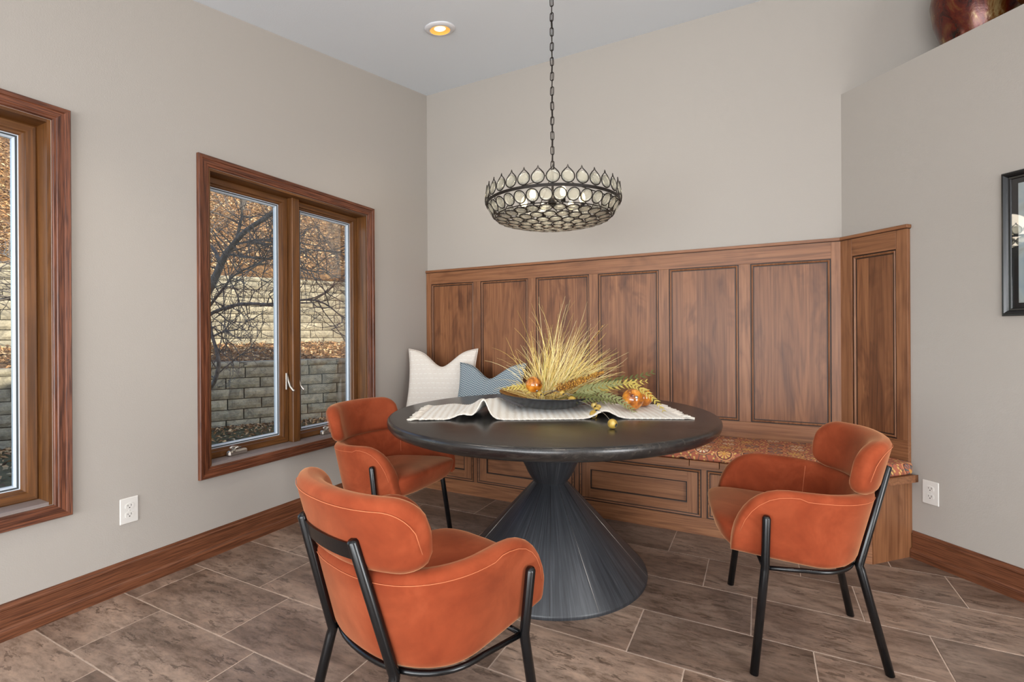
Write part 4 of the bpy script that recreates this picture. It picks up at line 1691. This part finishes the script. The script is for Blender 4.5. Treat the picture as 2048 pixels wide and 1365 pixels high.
def seed_spray(label, p, seed, n, spread, size, mat, stem_mat, start=0.35, name='seed_spray'):
    rng = random.Random(seed)
    t_ = thing(name, label, 'dried stem', p[0])
    pts = [q - p[0] for q in bez(p, 18)]
    tube('stem', pts, lambda f: 0.0022 - 0.001 * f, stem_mat, t_, 5)
    vsx, fs, tn = [], [], []
    for i in range(n):
        f = rng.uniform(start, 1.0)
        k_ = f * 18
        i0 = min(17, int(k_))
        q = pts[i0].lerp(pts[i0 + 1], k_ - i0)
        r_ = spread * (1.15 - f) * rng.random() ** 0.6
        dv = Vector((rng.gauss(0, 1), rng.gauss(0, 1), rng.gauss(0, 1))).normalized()
        q = q + dv * r_
        z_ = size * rng.uniform(0.7, 1.2)
        n0 = len(vsx)
        vsx += [q + Vector((z_, 0, 0)), q + Vector((-z_, 0, 0)), q + Vector((0, z_, 0)), q + Vector((0, -z_, 0)), q + Vector((0, 0, z_ * 1.4)), q + Vector((0, 0, -z_ * 1.4))]
        for f_ in ((0, 2, 4), (2, 1, 4), (1, 3, 4), (3, 0, 4), (2, 0, 5), (1, 2, 5), (3, 1, 5), (0, 3, 5)):
            fs.append(tuple(n0 + a for a in f_))
            tn.append(0.0)
        tone = rng.random()
        for k2 in range(8):
            tn[-1 - k2] = tone
    o = pymesh('seeds', vsx, fs, mat, t_)
    at_ = o.data.attributes.new('tone', 'FLOAT', 'FACE')
    at_.data.foreach_set('value', tn)
    tag(o, kind='stuff')
    return t_


B0 = BC + Vector((0, 0, 0.03))
seed_spray('golden millet spray nearest the camera, low over the bowl', [bp3(1088, 792, 2.38), bp3(1125, 772, 2.34), bp3(1172, 762, 2.32)], 31, 520, 0.036, 0.0033, sm_.m, dk)
seed_spray('golden millet spray in the middle of the arrangement', [bp3(1100, 788, 2.40), bp3(1150, 764, 2.38), bp3(1206, 745, 2.36)], 32, 520, 0.036, 0.0033, sm_.m, dk)
seed_spray('rust brown millet spray rising behind the others', [bp3(1110, 785, 2.50), bp3(1150, 752, 2.50), bp3(1204, 722, 2.50)], 33, 400, 0.034, 0.0032, sm_.m, dk)
seed_spray('tall dark brown budded twig leaning right through the grass', [bp3(1115, 782, 2.46), bp3(1165, 712, 2.46), bp3(1205, 652, 2.46)], 34, 60, 0.005, 0.0022, sm_.m, dk, 0.6, 'budded_twig')

# ------------------------------------------------------------------ fern fronds
LEAFM = {}
for nm, cA, cB in (('grey green', (78, 84, 44), (150, 148, 96)), ('dark green', (52, 56, 24), (104, 104, 46)), ('yellow green', (150, 134, 56), (206, 180, 92))):
    m = Mat('fern ' + nm)
    nn_ = m.noise(m.coords((1, 1, 1), random_shift=True), 60, 3)
    m.color(m.ramp(nn_.outputs[0], [(0.3, lin(cA)), (0.7, lin(cB))]))
    m.set(Roughness=0.6)
    LEAFM[nm] = m.m


def leaf_mesh(mat):
    vsx = [(0, 0, 0), (0.2, 0.13, 0.012), (0.38, 0.10, 0.02), (0.5, 0.16, 0.02), (0.66, 0.08, 0.02), (1, 0, -0.03), (0.66, -0.08, 0.02), (0.5, -0.16, 0.02), (0.38, -0.10, 0.02), (0.2, -0.13, 0.012), (0.45, 0, 0.035)]
    fs = [(i, (i + 1) % 10, 10) for i in range(10)]
    n = len(vsx)
    vsx = vsx + [(x, y, z - 0.03) for x, y, z in vsx]
    fs += [(b + n, a + n, c + n) for a, b, c in fs]
    fs += [(i, i + n, (i + 1) % 10 + n, (i + 1) % 10) for i in range(10)]
    me = bpy.data.meshes.new('leaflet')
    me.from_pydata(vsx, [], fs)
    me.materials.append(mat)
    return me


LM = {k_: leaf_mesh(m_) for k_, m_ in LEAFM.items()}


def frond(label, p, kind, pairs, ll, seed, start=0.25):
    rng = random.Random(seed)
    t_ = thing('fern_frond', label, 'fern', p[0])
    pts = [q - p[0] for q in bez(p, 20)]
    tube('stem', pts, lambda f: 0.0018 - 0.001 * f, LEAFM[kind], t_, 5)
    for i in range(pairs):
        f = start + (0.99 - start) * i / (pairs - 1)
        k_ = f * 20
        i0 = min(19, int(k_))
        q = pts[i0].lerp(pts[i0 + 1], k_ - i0)
        tg = (pts[i0 + 1] - pts[i0]).normalized()
        sd = tg.cross(Vector((0, 0, 1)) * 0.6 - fw * 0.8).normalized()
        for s in (1, -1):
            L = ll * 1.3 * (1.1 - 0.75 * f) * rng.uniform(0.8, 1.15)
            d = (tg * 0.78 + sd * s * 0.62 + Vector((0, 0, rng.uniform(-0.2, 0.1)))).normalized()
            nrm = d.cross(sd * s).normalized()
            y = nrm.cross(d)
            o = bpy.data.objects.new('leaflet', LM[kind])
            link(o, t_)
            mm = Matrix((d, y, nrm)).transposed().to_4x4()
            o.matrix_local = Matrix.Translation(q) @ mm @ Matrix.Diagonal((L, L * 0.95, L, 1))


frond('dark green fern frond reaching furthest right and upward', [bp3(1130, 792, 2.46), bp3(1200, 768, 2.46), bp3(1250, 762, 2.46), bp3(1303, 746, 2.46)], 'dark green', 12, 0.055, 1)
frond('grey green fern frond lying low over the bowl rim', [bp3(1120, 797, 2.36), bp3(1165, 783, 2.34), bp3(1200, 772, 2.32), bp3(1238, 766, 2.32)], 'grey green', 12, 0.055, 2)
frond('green fern frond drooping to the runner in front of the glass balls', [bp3(1140, 794, 2.36), bp3(1195, 782, 2.32), bp3(1240, 795, 2.30), pix_z(1268, 823, TZ + 0.014)], 'grey green', 14, 0.045, 3)
frond('yellow fern frond arching over the glass balls to the runner end', [bp3(1150, 790, 2.44), bp3(1240, 745, 2.42), bp3(1290, 770, 2.40), pix_z(1327, 822, TZ + 0.014)], 'yellow green', 13, 0.045, 4, 0.45)
frond('pale yellow fern frond in the middle of the spray', [bp3(1130, 795, 2.40), bp3(1190, 775, 2.40), bp3(1235, 768, 2.40), bp3(1292, 763, 2.40)], 'yellow green', 12, 0.050, 5)
frond('small dark fern frond tucked against the bowl rim', [bp3(1110, 798, 2.34), bp3(1150, 795, 2.30), bp3(1185, 795, 2.28), bp3(1228, 806, 2.27)], 'dark green', 12, 0.045, 6)
frond('yellow fern frond lying across the left side of the bowl', [bp3(1085, 790, 2.42), bp3(1060, 775, 2.42), bp3(1040, 770, 2.40), bp3(1010, 778, 2.40)], 'yellow green', 9, 0.040, 7)

# ------------------------------------------------------------------ amber glass balls
am = Mat('amber mercury glass')
v = am.coords((1, 1, 1), random_shift=True)
n1 = am.noise(v, 11, 4, 0.55, 1.5)
n2 = am.noise(v, 9, 3, 0.5, 1.0)
c = am.ramp(n1.outputs[0], [(0.34, lin((96, 44, 10))), (0.45, lin((190, 112, 28))), (0.58, lin((232, 160, 60))), (0.68, lin((248, 224, 180)))])
am.color(am.mix(0.6, c, am.ramp(n2.outputs[0], [(0.38, (0.62, 0.48, 0.34, 1)), (0.55, (1.1, 1.05, 1, 1))]), 'MULTIPLY'))
am.set(Roughness=0.14, Metallic=0.0)
am.b.inputs['Coat Weight'].default_value = 0.6


def ball(label, c_, r_, rot):
    t_ = thing('glass_ball', label, 'ornament', c_ - Vector((0, 0, r_)), 0, 'amber glass balls')
    o = lathe('globe', [(r_ * math.sin(math.pi * i / 20), -r_ * math.cos(math.pi * i / 20)) for i in range(21)], am.m, t_, 32)
    o.location = (0, 0, r_)
    o.rotation_euler = rot
    cp = lathe('cap', [(0, r_ * 1.06), (r_ * 0.14, r_ * 1.06), (r_ * 0.16, r_ * 0.985), (0, r_ * 0.985)], MAT['nickel'], o, 14)
    return t_


ball('amber mercury glass ball resting in the bowl', pix(1068, 770, 2.42), 0.042, (0.5, 2.4, 0))
b2 = pix_z(1265, 799, TZ + 0.008 + 0.052)
ball('larger amber glass ball on the runner right of the bowl', b2, 0.052, (1.2, 0.6, 0.4))
b3 = pix_z(1290, 797, TZ + 0.008 + 0.046)
ball('amber glass ball on the runner half hidden behind the larger one', b3 + fw * 0.03, 0.046, (2.0, 0.3, 0))

# ------------------------------------------------------------------ pod garland
po = Mat('yellow wooden pods')
n1 = po.noise(po.coords((1, 1, 1), random_shift=True), 40, 4, 0.6)
po.color(po.ramp(n1.outputs[0], [(0.3, lin((138, 108, 40))), (0.55, lin((186, 152, 66))), (0.75, lin((206, 184, 120)))]))
po.set(Roughness=0.4)
gr = thing('pod_garland', 'wire garland of round yellow wooden pods trailing over the bowl onto the table', 'garland', pix(1128, 795, 2.36))
g0 = gr.location.copy()
pods = [(pix(1144, 801, 2.30), 0.0200), (pix(1189, 812, 2.28), 0.0165), (pix(1197, 815, 2.25), 0.0130), (pix(1194, 821, 2.22), 0.0165), (pix(1187, 829, 2.18), 0.0180), (pix_z(1225, 848, TZ + 0.0205), 0.0195), (pix(1079, 788, 2.30), 0.0130), (pix(1124, 786, 2.34), 0.0140)]


def pod_mesh(r_):
    bm = bmesh.new()
    pr = [(0, -r_)] + [(r_ * math.sin(math.pi * i / 12), -r_ * math.cos(math.pi * i / 12)) for i in range(1, 11)]
    hr, hz_ = pr[-1]
    pr += [(hr * 0.8, hz_ + r_ * 0.03), (hr * 0.72, hz_ - r_ * 0.35), (0, hz_ - r_ * 0.4)]
    add_lathe(bm, pr, 18)
    me = bpy.data.meshes.new('pod')
    bmesh.ops.recalc_face_normals(bm, faces=bm.faces[:])
    bm.to_mesh(me)
    bm.free()
    me.materials.append(po.m)
    me.materials.append(MAT['slot'])
    me.polygons.foreach_set('use_smooth', [True] * len(me.polygons))
    for p_ in me.polygons:
        if p_.center.z > hz_ - r_ * 0.45 and p_.center.xy.length < hr * 0.78:
            p_.material_index = 1
    return me


rng = random.Random(3)
for i, (p, r_) in enumerate(pods):
    o = bpy.data.objects.new('pod', pod_mesh(r_))
    link(o, gr)
    o.location = p - g0
    d = (-fw * 0.75 + rt * rng.uniform(-0.2, 0.7) + Vector((0, 0, rng.uniform(-0.55, 0.05)))).normalized()
    o.rotation_euler = d.to_track_quat('Z', 'Y').to_euler()
for ids in ((7, 0), (7, 1, 2, 3, 5), (0, 3, 4), (6, 7)):
    ctrl = [pods[k_][0] - g0 for k_ in ids]
    pts = []
    for a, b in zip(ctrl, ctrl[1:]):
        for q in range(6):
            f = q / 6
            pts.append(a.lerp(b, f) + Vector((0, 0, 0.012 * math.sin(math.pi * f))))
    pts.append(ctrl[-1])
    tube('wire', pts, 0.0014, plain('grey wire', (120, 112, 100), 0.5), gr, 5)

# ------------------------------------------------------------------ outside: lawn, retaining walls, leafy slope, tree
WD = Vector((0.483, 0.8756, 0))                 # both walls run this way
WROT = math.atan2(WD.y, WD.x)
WN = Vector((-WD.y, WD.x, 0))                   # away from the house
LP = Vector((-4.024, 1.120, 0))
UP = Vector((-5.80, 2.345, 0))


def ground_noise(x, y):
    return 0.05 * math.sin(1.3 * x + 0.7 * y) + 0.04 * math.sin(2.1 * y - 0.6 * x + 1.2) + 0.02 * math.sin(4.7 * x + 3.1 * y)


lm = Mat('dormant lawn')
v = lm.coords()
n1 = lm.noise(v, 7, 6, 0.7, 0.5)
n2 = lm.noise(v, 60, 4, 0.7)
c = lm.ramp(n1.outputs[0], [(0.3, lin((54, 50, 30))), (0.5, lin((82, 76, 42))), (0.7, lin((104, 86, 54)))])
c = lm.mix(0.6, c, lm.ramp(n2.outputs[0], [(0.35, (0.5, 0.5, 0.45, 1)), (0.6, (1.1, 1.1, 1.0, 1))]), 'MULTIPLY')
lm.color(c)
lm.bump(n2.outputs[0], 0.8, 0.03)
lm.set(Roughness=0.95)


def slab(name, origin, s0, s1, d0, d1, zf, mat, label, cat, nx, ny, thick=0.3):
    vsx, fs = [], []
    for lay in (0, 1):
        for i in range(nx + 1):
            for j in range(ny + 1):
                s_ = s0 + (s1 - s0) * i / nx
                d_ = d0 + (d1 - d0) * j / ny
                p = origin + WD * s_ + WN * d_
                z = zf(s_, d_)
                vsx.append((p.x, p.y, z - thick * lay))
    n1_ = (nx + 1) * (ny + 1)
    for i in range(nx):
        for j in range(ny):
            a = i * (ny + 1) + j
            fs.append((a, a + ny + 1, a + ny + 2, a + 1))
            fs.append((n1_ + a, n1_ + a + 1, n1_ + a + ny + 2, n1_ + a + ny + 1))
    for i in range(nx):
        for j in (0, ny):
            a, b = i * (ny + 1) + j, (i + 1) * (ny + 1) + j
            fs.append((a, b, n1_ + b, n1_ + a))
    for j in range(ny):
        for i in (0, nx):
            a = i * (ny + 1) + j
            fs.append((a, a + 1, n1_ + a + 1, n1_ + a))
    bm = bmesh.new()
    bv = [bm.verts.new(q) for q in vsx]
    for f in fs:
        bm.faces.new([bv[k_] for k_ in f])
    o = bmobj(name, bm, mat, None, True)
    tag(o, label, cat, kind='structure')
    return o


DEP_L = 0.30          # wall thickness
T_D0, T_D1 = 0.28, (UP - LP).dot(WN)


def lawn_z(x, y):
    return -0.26 + 0.10 * max(0, min(1, (-x - 0.2) / 4.0)) + 0.25 * ground_noise(x, y)


# lawn as a polygon grid kept clear of the house
bm = bmesh.new()
nx, ny = 36, 44
gv = []
for i in range(nx + 1):
    row = []
    for j in range(ny + 1):
        y = -9 + 16 * j / ny
        # from just outside the house wall to behind the lower wall
        t_ = (y - LP.y) / WD.y
        xe = LP.x + WD.x * t_ - 0.25
        xs_ = -0.17
        x = xs_ + (min(xe, -0.6) - xs_) * i / nx
        row.append(bm.verts.new((x, y, lawn_z(x, y))))
    gv.append(row)
for i in range(nx):
    for j in range(ny):
        bm.faces.new([gv[i][j], gv[i + 1][j], gv[i + 1][j + 1], gv[i][j + 1]])
tag(bmobj('lawn', bm, lm.m, None, True), 'patchy olive lawn between the house and the lower block wall', 'lawn', kind='structure')

hm = Mat('leaf litter slope')
v = hm.coords()
n1 = hm.noise(v, 3, 6, 0.7, 0.5)
n2 = hm.noise(v, 16, 6, 0.75)
n3 = hm.noise(v, 50, 3, 0.7)
c = hm.ramp(n2.outputs[0], [(0.3, lin((68, 48, 28))), (0.48, lin((114, 82, 50))), (0.62, lin((150, 114, 70))), (0.8, lin((176, 150, 106)))])
c = hm.mix(0.5, c, hm.ramp(n1.outputs[0], [(0.35, (0.75, 0.72, 0.6, 1)), (0.65, (1.1, 1.05, 0.95, 1))]), 'MULTIPLY')
c = hm.mix(0.8, c, hm.ramp(n3.outputs[0], [(0.4, (0.45, 0.4, 0.36, 1)), (0.58, (1.1, 1.1, 1.1, 1))]), 'MULTIPLY')
hm.color(c)
hm.bump(n3.outputs[0], 1.0, 0.05)
hm.set(Roughness=0.95)


def terrace_z(s_, d_):
    f = (d_ - T_D0) / (T_D1 - T_D0)
    return 0.735 + 0.26 * f + 0.3 * ground_noise(s_ * 2, d_ * 3)


def hill_z(s_, d_):
    return 2.17 + 0.62 * d_ + 1.6 * ground_noise(s_ * 0.9, d_ * 1.1)


slab('terrace', LP, -5.0, 5.5, T_D0, T_D1 + 0.1, terrace_z, hm.m, 'leaf-strewn strip between the two block walls', 'ground', 40, 8)
slab('hillside', UP, -7.0, 8.0, 0.28, 15.0, hill_z, hm.m, 'steep hillside covered in fallen brown leaves', 'hill', 60, 50)

bk = Mat('split face concrete block')
v = bk.coords((1, 1, 1), random_shift=True)
n1 = bk.noise(v, 9, 6, 0.7, 0.6)
n2 = bk.noise(v, 55, 4, 0.7)
c = bk.ramp(n1.outputs[0], [(0.3, lin((84, 79, 68))), (0.5, lin((124, 117, 100))), (0.7, lin((150, 141, 120)))])
c = bk.mix(0.5, c, bk.ramp(n2.outputs[0], [(0.35, (0.6, 0.6, 0.6, 1)), (0.6, (1.08, 1.08, 1.08, 1))]), 'MULTIPLY')
oi = bk.node('ShaderNodeObjectInfo')
c = bk.mix(0.8, c, bk.ramp(oi.outputs['Random'], [(0, (0.84, 0.84, 0.84, 1)), (1, (1.06, 1.06, 1.06, 1))]), 'MULTIPLY')
bk.color(c)
bk.bump(bk.math('ADD', n1.outputs[0], bk.math('MULTIPLY', n2.outputs[0], 0.4)), 0.6, 0.012)
bk.set(Roughness=0.95)


def block_mesh(L, H, D, seed, rough=0.009):
    rng = random.Random(seed)
    nx, nz = 7, 3
    bm = bmesh.new()
    fr = []
    for i in range(nx + 1):
        row = []
        for j in range(nz + 1):
            edge = i in (0, nx) or j in (0, nz)
            y = 0.012 if edge else -rough * rng.uniform(0.2, 1.2)
            row.append(bm.verts.new((-L / 2 + L * i / nx, y, -H / 2 + H * j / nz)))
        fr.append(row)
    for i in range(nx):
        for j in range(nz):
            bm.faces.new([fr[i][j], fr[i + 1][j], fr[i + 1][j + 1], fr[i][j + 1]])
    ring = [fr[i][0] for i in range(nx + 1)] + [fr[nx][j] for j in range(1, nz + 1)] + [fr[i][nz] for i in range(nx - 1, -1, -1)] + [fr[0][j] for j in range(nz - 1, 0, -1)]
    back = [bm.verts.new((v_.co.x, D, v_.co.z)) for v_ in ring]
    n = len(ring)
    for i in range(n):
        bm.faces.new([ring[i], ring[(i + 1) % n], back[(i + 1) % n], back[i]])
    bm.faces.new(back)
    me = bpy.data.meshes.new('block')
    bmesh.ops.recalc_face_normals(bm, faces=bm.faces[:])
    bm.to_mesh(me)
    bm.free()
    me.materials.append(bk.m)
    return me


BL, BH = 0.432, 0.150
BLK = [block_mesh(BL - 0.013, BH - 0.011, 0.26, s) for s in range(6)]
CAPM = [block_mesh(BL - 0.006, 0.078, 0.28, 50 + s, 0.006) for s in range(3)]


def block_wall(label, origin, s0, s1, ztop, courses, seed):
    rng = random.Random(seed)
    t_ = thing('retaining_wall', label, 'retaining wall', (origin.x, origin.y, ztop - 0.082 - courses * BH), WROT, None)
    H = 0.082 + courses * BH
    x = s0
    while x < s1:
        o = bpy.data.objects.new('cap_block', rng.choice(CAPM))
        link(o, t_)
        o.location = (x + BL / 2, -0.012, H - 0.041)
        x += BL
    for k_ in range(courses):
        x = s0 + (0.5 * BL if k_ % 2 else 0.0) + rng.uniform(-0.03, 0.03)
        while x < s1 - BL * 0.5:
            o = bpy.data.objects.new('block', rng.choice(BLK))
            link(o, t_)
            o.location = (x + BL / 2, 0.006 * k_ + rng.uniform(-0.004, 0.004), H - 0.082 - (k_ + 0.5) * BH)
            x += BL
    # solid backfill so that no light leaks through the joints
    box('core', (s0, 0.10, 0.0), (s1, 0.27, H - 0.04), MAT['slot'], t_)


block_wall('lower grey block retaining wall standing in the shade of the house', LP, -4.4, 4.2, 0.775, 7, 2)
block_wall('upper tan block retaining wall in full sun below the leafy slope', UP, -5.4, 5.2, 2.235, 9, 3)

# fallen leaves
lf = Mat('fallen oak leaves')
at = lf.node('ShaderNodeAttribute', attribute_name='tone')
lf.color(lf.ramp(at.outputs['Fac'], [(0.0, lin((66, 46, 30))), (0.3, lin((116, 82, 52))), (0.6, lin((150, 112, 72))), (0.85, lin((184, 158, 122))), (1.0, lin((118, 106, 80)))]))
lf.set(Roughness=0.8)


def leaves(name, label, n, seed, sampler, size, up_tilt=0.7):
    rng = random.Random(seed)
    vsx, fs, tn = [], [], []
    for i in range(n):
        p = sampler(rng)
        L = size * rng.uniform(0.6, 1.25)
        a = rng.uniform(0, 2 * math.pi)
        d = Vector((math.cos(a), math.sin(a), rng.gauss(0, 0.45))).normalized()
        nr = Vector((rng.gauss(0, up_tilt), rng.gauss(0, up_tilt), 1)).normalized()
        y = nr.cross(d).normalized()
        n0 = len(vsx)
        cu = nr * L * rng.uniform(0.05, 0.3)
        vsx += [p - d * L * 0.5, p + y * L * 0.24 + cu, p + d * L * 0.5, p - y * L * 0.24 + cu]
        fs += [(n0, n0 + 3, n0 + 2), (n0, n0 + 2, n0 + 1)]
        k_ = rng.random()
        tn += [k_, k_]
    o = pymesh(name, vsx, fs, lf.m)
    at_ = o.data.attributes.new('tone', 'FLOAT', 'FACE')
    at_.data.foreach_set('value', tn)
    tag(o, label, 'leaves', kind='stuff')


def hill_pt(rng):
    s_, d_ = rng.uniform(-6.5, 6.5), 0.3 + 9.0 * rng.random() ** 1.5
    p = UP + WD * s_ + WN * d_
    return Vector((p.x, p.y, hill_z(s_, d_) + rng.uniform(0.005, 0.05)))


def terr_pt(rng):
    s_ = rng.uniform(-4.6, 5.0)
    d_ = T_D0 + (T_D1 - T_D0) * rng.random()
    p = LP + WD * s_ + WN * d_
    return Vector((p.x, p.y, terrace_z(s_, d_) + rng.uniform(0.005, 0.04)))


def lawn_pt(rng):
    s_ = rng.uniform(-4.5, 4.5)
    d_ = -0.05 - 1.9 * rng.random() ** 3.0
    p = LP + WD * s_ + WN * d_
    return Vector((p.x, p.y, lawn_z(p.x, p.y) + rng.uniform(0.005, 0.03)))


leaves('fallen_leaves', 'thick carpet of fallen leaves on the hillside', 52000, 1, hill_pt, 0.075)
leaves('fallen_leaves', 'fallen leaves on the strip between the block walls', 8000, 2, terr_pt, 0.065)
leaves('fallen_leaves', 'fallen leaves drifted along the foot of the lower wall', 4200, 3, lawn_pt, 0.065)

# bare tree between the house and the lower wall
tm = Mat('grey bark')
n1 = tm.noise(tm.coords((1, 1, 0.4)), 30, 4, 0.65)
tm.color(tm.ramp(n1.outputs[0], [(0.3, lin((62, 56, 52))), (0.7, lin((112, 104, 98)))]))
tm.bump(n1.outputs[0], 0.4, 0.01)
tm.set(Roughness=0.9)
TD = 5.6
tbase = pix(345, 900, TD)
tbase.z = lawn_z(tbase.x, tbase.y) - 0.05
tree = thing('bare_tree', 'bare branching tree with grey limbs outside the windows', 'tree', tbase)


def smooth(pts, n=6):
    out = []
    P_ = [pts[0]] + pts + [pts[-1]]
    for i in range(1, len(P_) - 2):
        a, b, c_, d = P_[i - 1], P_[i], P_[i + 1], P_[i + 2]
        for q in range(n):
            t_ = q / n
            out.append(0.5 * ((2 * b) + (c_ - a) * t_ + (2 * a - 5 * b + 4 * c_ - d) * t_ * t_ + (3 * b - a - 3 * c_ + d) * t_ ** 3))
    out.append(pts[-1])
    return out


def pl3(seq):
    return [pix(x, y, d) for x, y, d in seq]


fork = pix(362, 690, TD)
trunk = smooth([tbase, pix(352, 800, TD), fork])
tube('trunk', [q - tbase for q in trunk], lambda f: 0.10 - 0.03 * f, tm.m, tree, 10)
limbs = [
    ([(362, 690, 5.6), (395, 615, 5.5), (421, 575, 5.45), (446, 520, 5.4), (460, 498, 5.38), (492, 462, 5.3), (555, 421, 5.2), (610, 385, 5.1), (650, 340, 5.05)], 0.050, 0.012),
    ([(440, 525, 5.4), (428, 500, 5.5), (405, 470, 5.6), (385, 420, 5.7)], 0.024, 0.008),
    ([(472, 486, 5.35), (482, 440, 5.3), (486, 415, 5.3), (500, 370, 5.3)], 0.018, 0.006),
    ([(362, 690, 5.6), (400, 650, 5.5), (424, 627, 5.4), (470, 611, 5.3), (505, 608, 5.2), (555, 610, 5.1), (610, 600, 5.0), (650, 608, 4.95), (690, 640, 4.9)], 0.026, 0.006),
    ([(352, 830, 5.6), (395, 795, 5.3), (424, 772, 5.15), (437, 735, 5.1), (434, 705, 5.1), (424, 670, 5.15), (418, 630, 5.2)], 0.026, 0.014),
    ([(428, 672, 5.15), (446, 664, 5.1), (468, 661, 5.0)], 0.012, 0.005),
    ([(420, 612, 5.5), (452, 570, 5.4), (470, 550, 5.35), (510, 530, 5.3), (560, 505, 5.2), (600, 480, 5.1)], 0.014, 0.005),
    ([(452, 508, 5.4), (500, 515, 5.3), (555, 520, 5.2), (610, 540, 5.1), (660, 545, 5.0)], 0.014, 0.005),
    ([(470, 490, 5.35), (520, 480, 5.3), (560, 487, 5.2), (620, 500, 5.1), (690, 505, 5.0)], 0.012, 0.004),
    ([(362, 690, 5.6), (330, 620, 5.6), (270, 570, 5.5), (180, 560, 5.3), (100, 570, 5.1), (45, 590, 4.9), (0, 600, 4.8), (-50, 605, 4.7)], 0.040, 0.010),
    ([(330, 620, 5.6), (310, 520, 5.7), (260, 420, 5.7), (170, 330, 5.7), (60, 290, 5.6), (0, 270, 5.5)], 0.036, 0.010),
    ([(100, 570, 5.1), (50, 540, 5.0), (10, 510, 4.9), (-40, 500, 4.9)], 0.012, 0.004),
]
rng = random.Random(77)
tw = bmesh.new()


def twig(p, d, L, r_, depth):
    n = 5
    pts = [p]
    q = p.copy()
    dd = d.copy()
    for i in range(n):
        dd = (dd + Vector((rng.gauss(0, 0.22), rng.gauss(0, 0.22), rng.gauss(0.03, 0.22)))).normalized()
        q = q + dd * (L / n)
        pts.append(q.copy())
        if depth > 0 and i >= 1 and rng.random() < 0.75:
            nd = (dd + Vector((rng.gauss(0, 0.8), rng.gauss(0, 0.8), rng.gauss(0, 0.7)))).normalized()
            twig(q.copy(), nd, L * rng.uniform(0.4, 0.7), r_ * 0.6, depth - 1)
    add_tube(tw, [a - tbase for a in pts], lambda f: r_ * (1 - 0.7 * f), 4)


for seq, ra, rb in limbs:
    pts = smooth(pl3(seq), 5)
    tube('limb', [q - tbase for q in pts], lambda f: ra + (rb - ra) * f, tm.m, tree, 8)
    for i in range(2, len(pts) - 1):
        for _ in range(2 if ra < 0.02 else 1):
            if rng.random() < 0.62:
                tg = (pts[i + 1] - pts[i - 1]).normalized()
                nd = (tg * 0.5 + Vector((rng.gauss(0, 0.7), rng.gauss(0, 0.7), rng.gauss(0.15, 0.7)))).normalized()
                twig(pts[i], nd, rng.uniform(0.35, 0.8), min(0.0075, rb + 0.002), 2)
tag(bmobj('twigs', tw, tm.m, tree), kind='stuff')
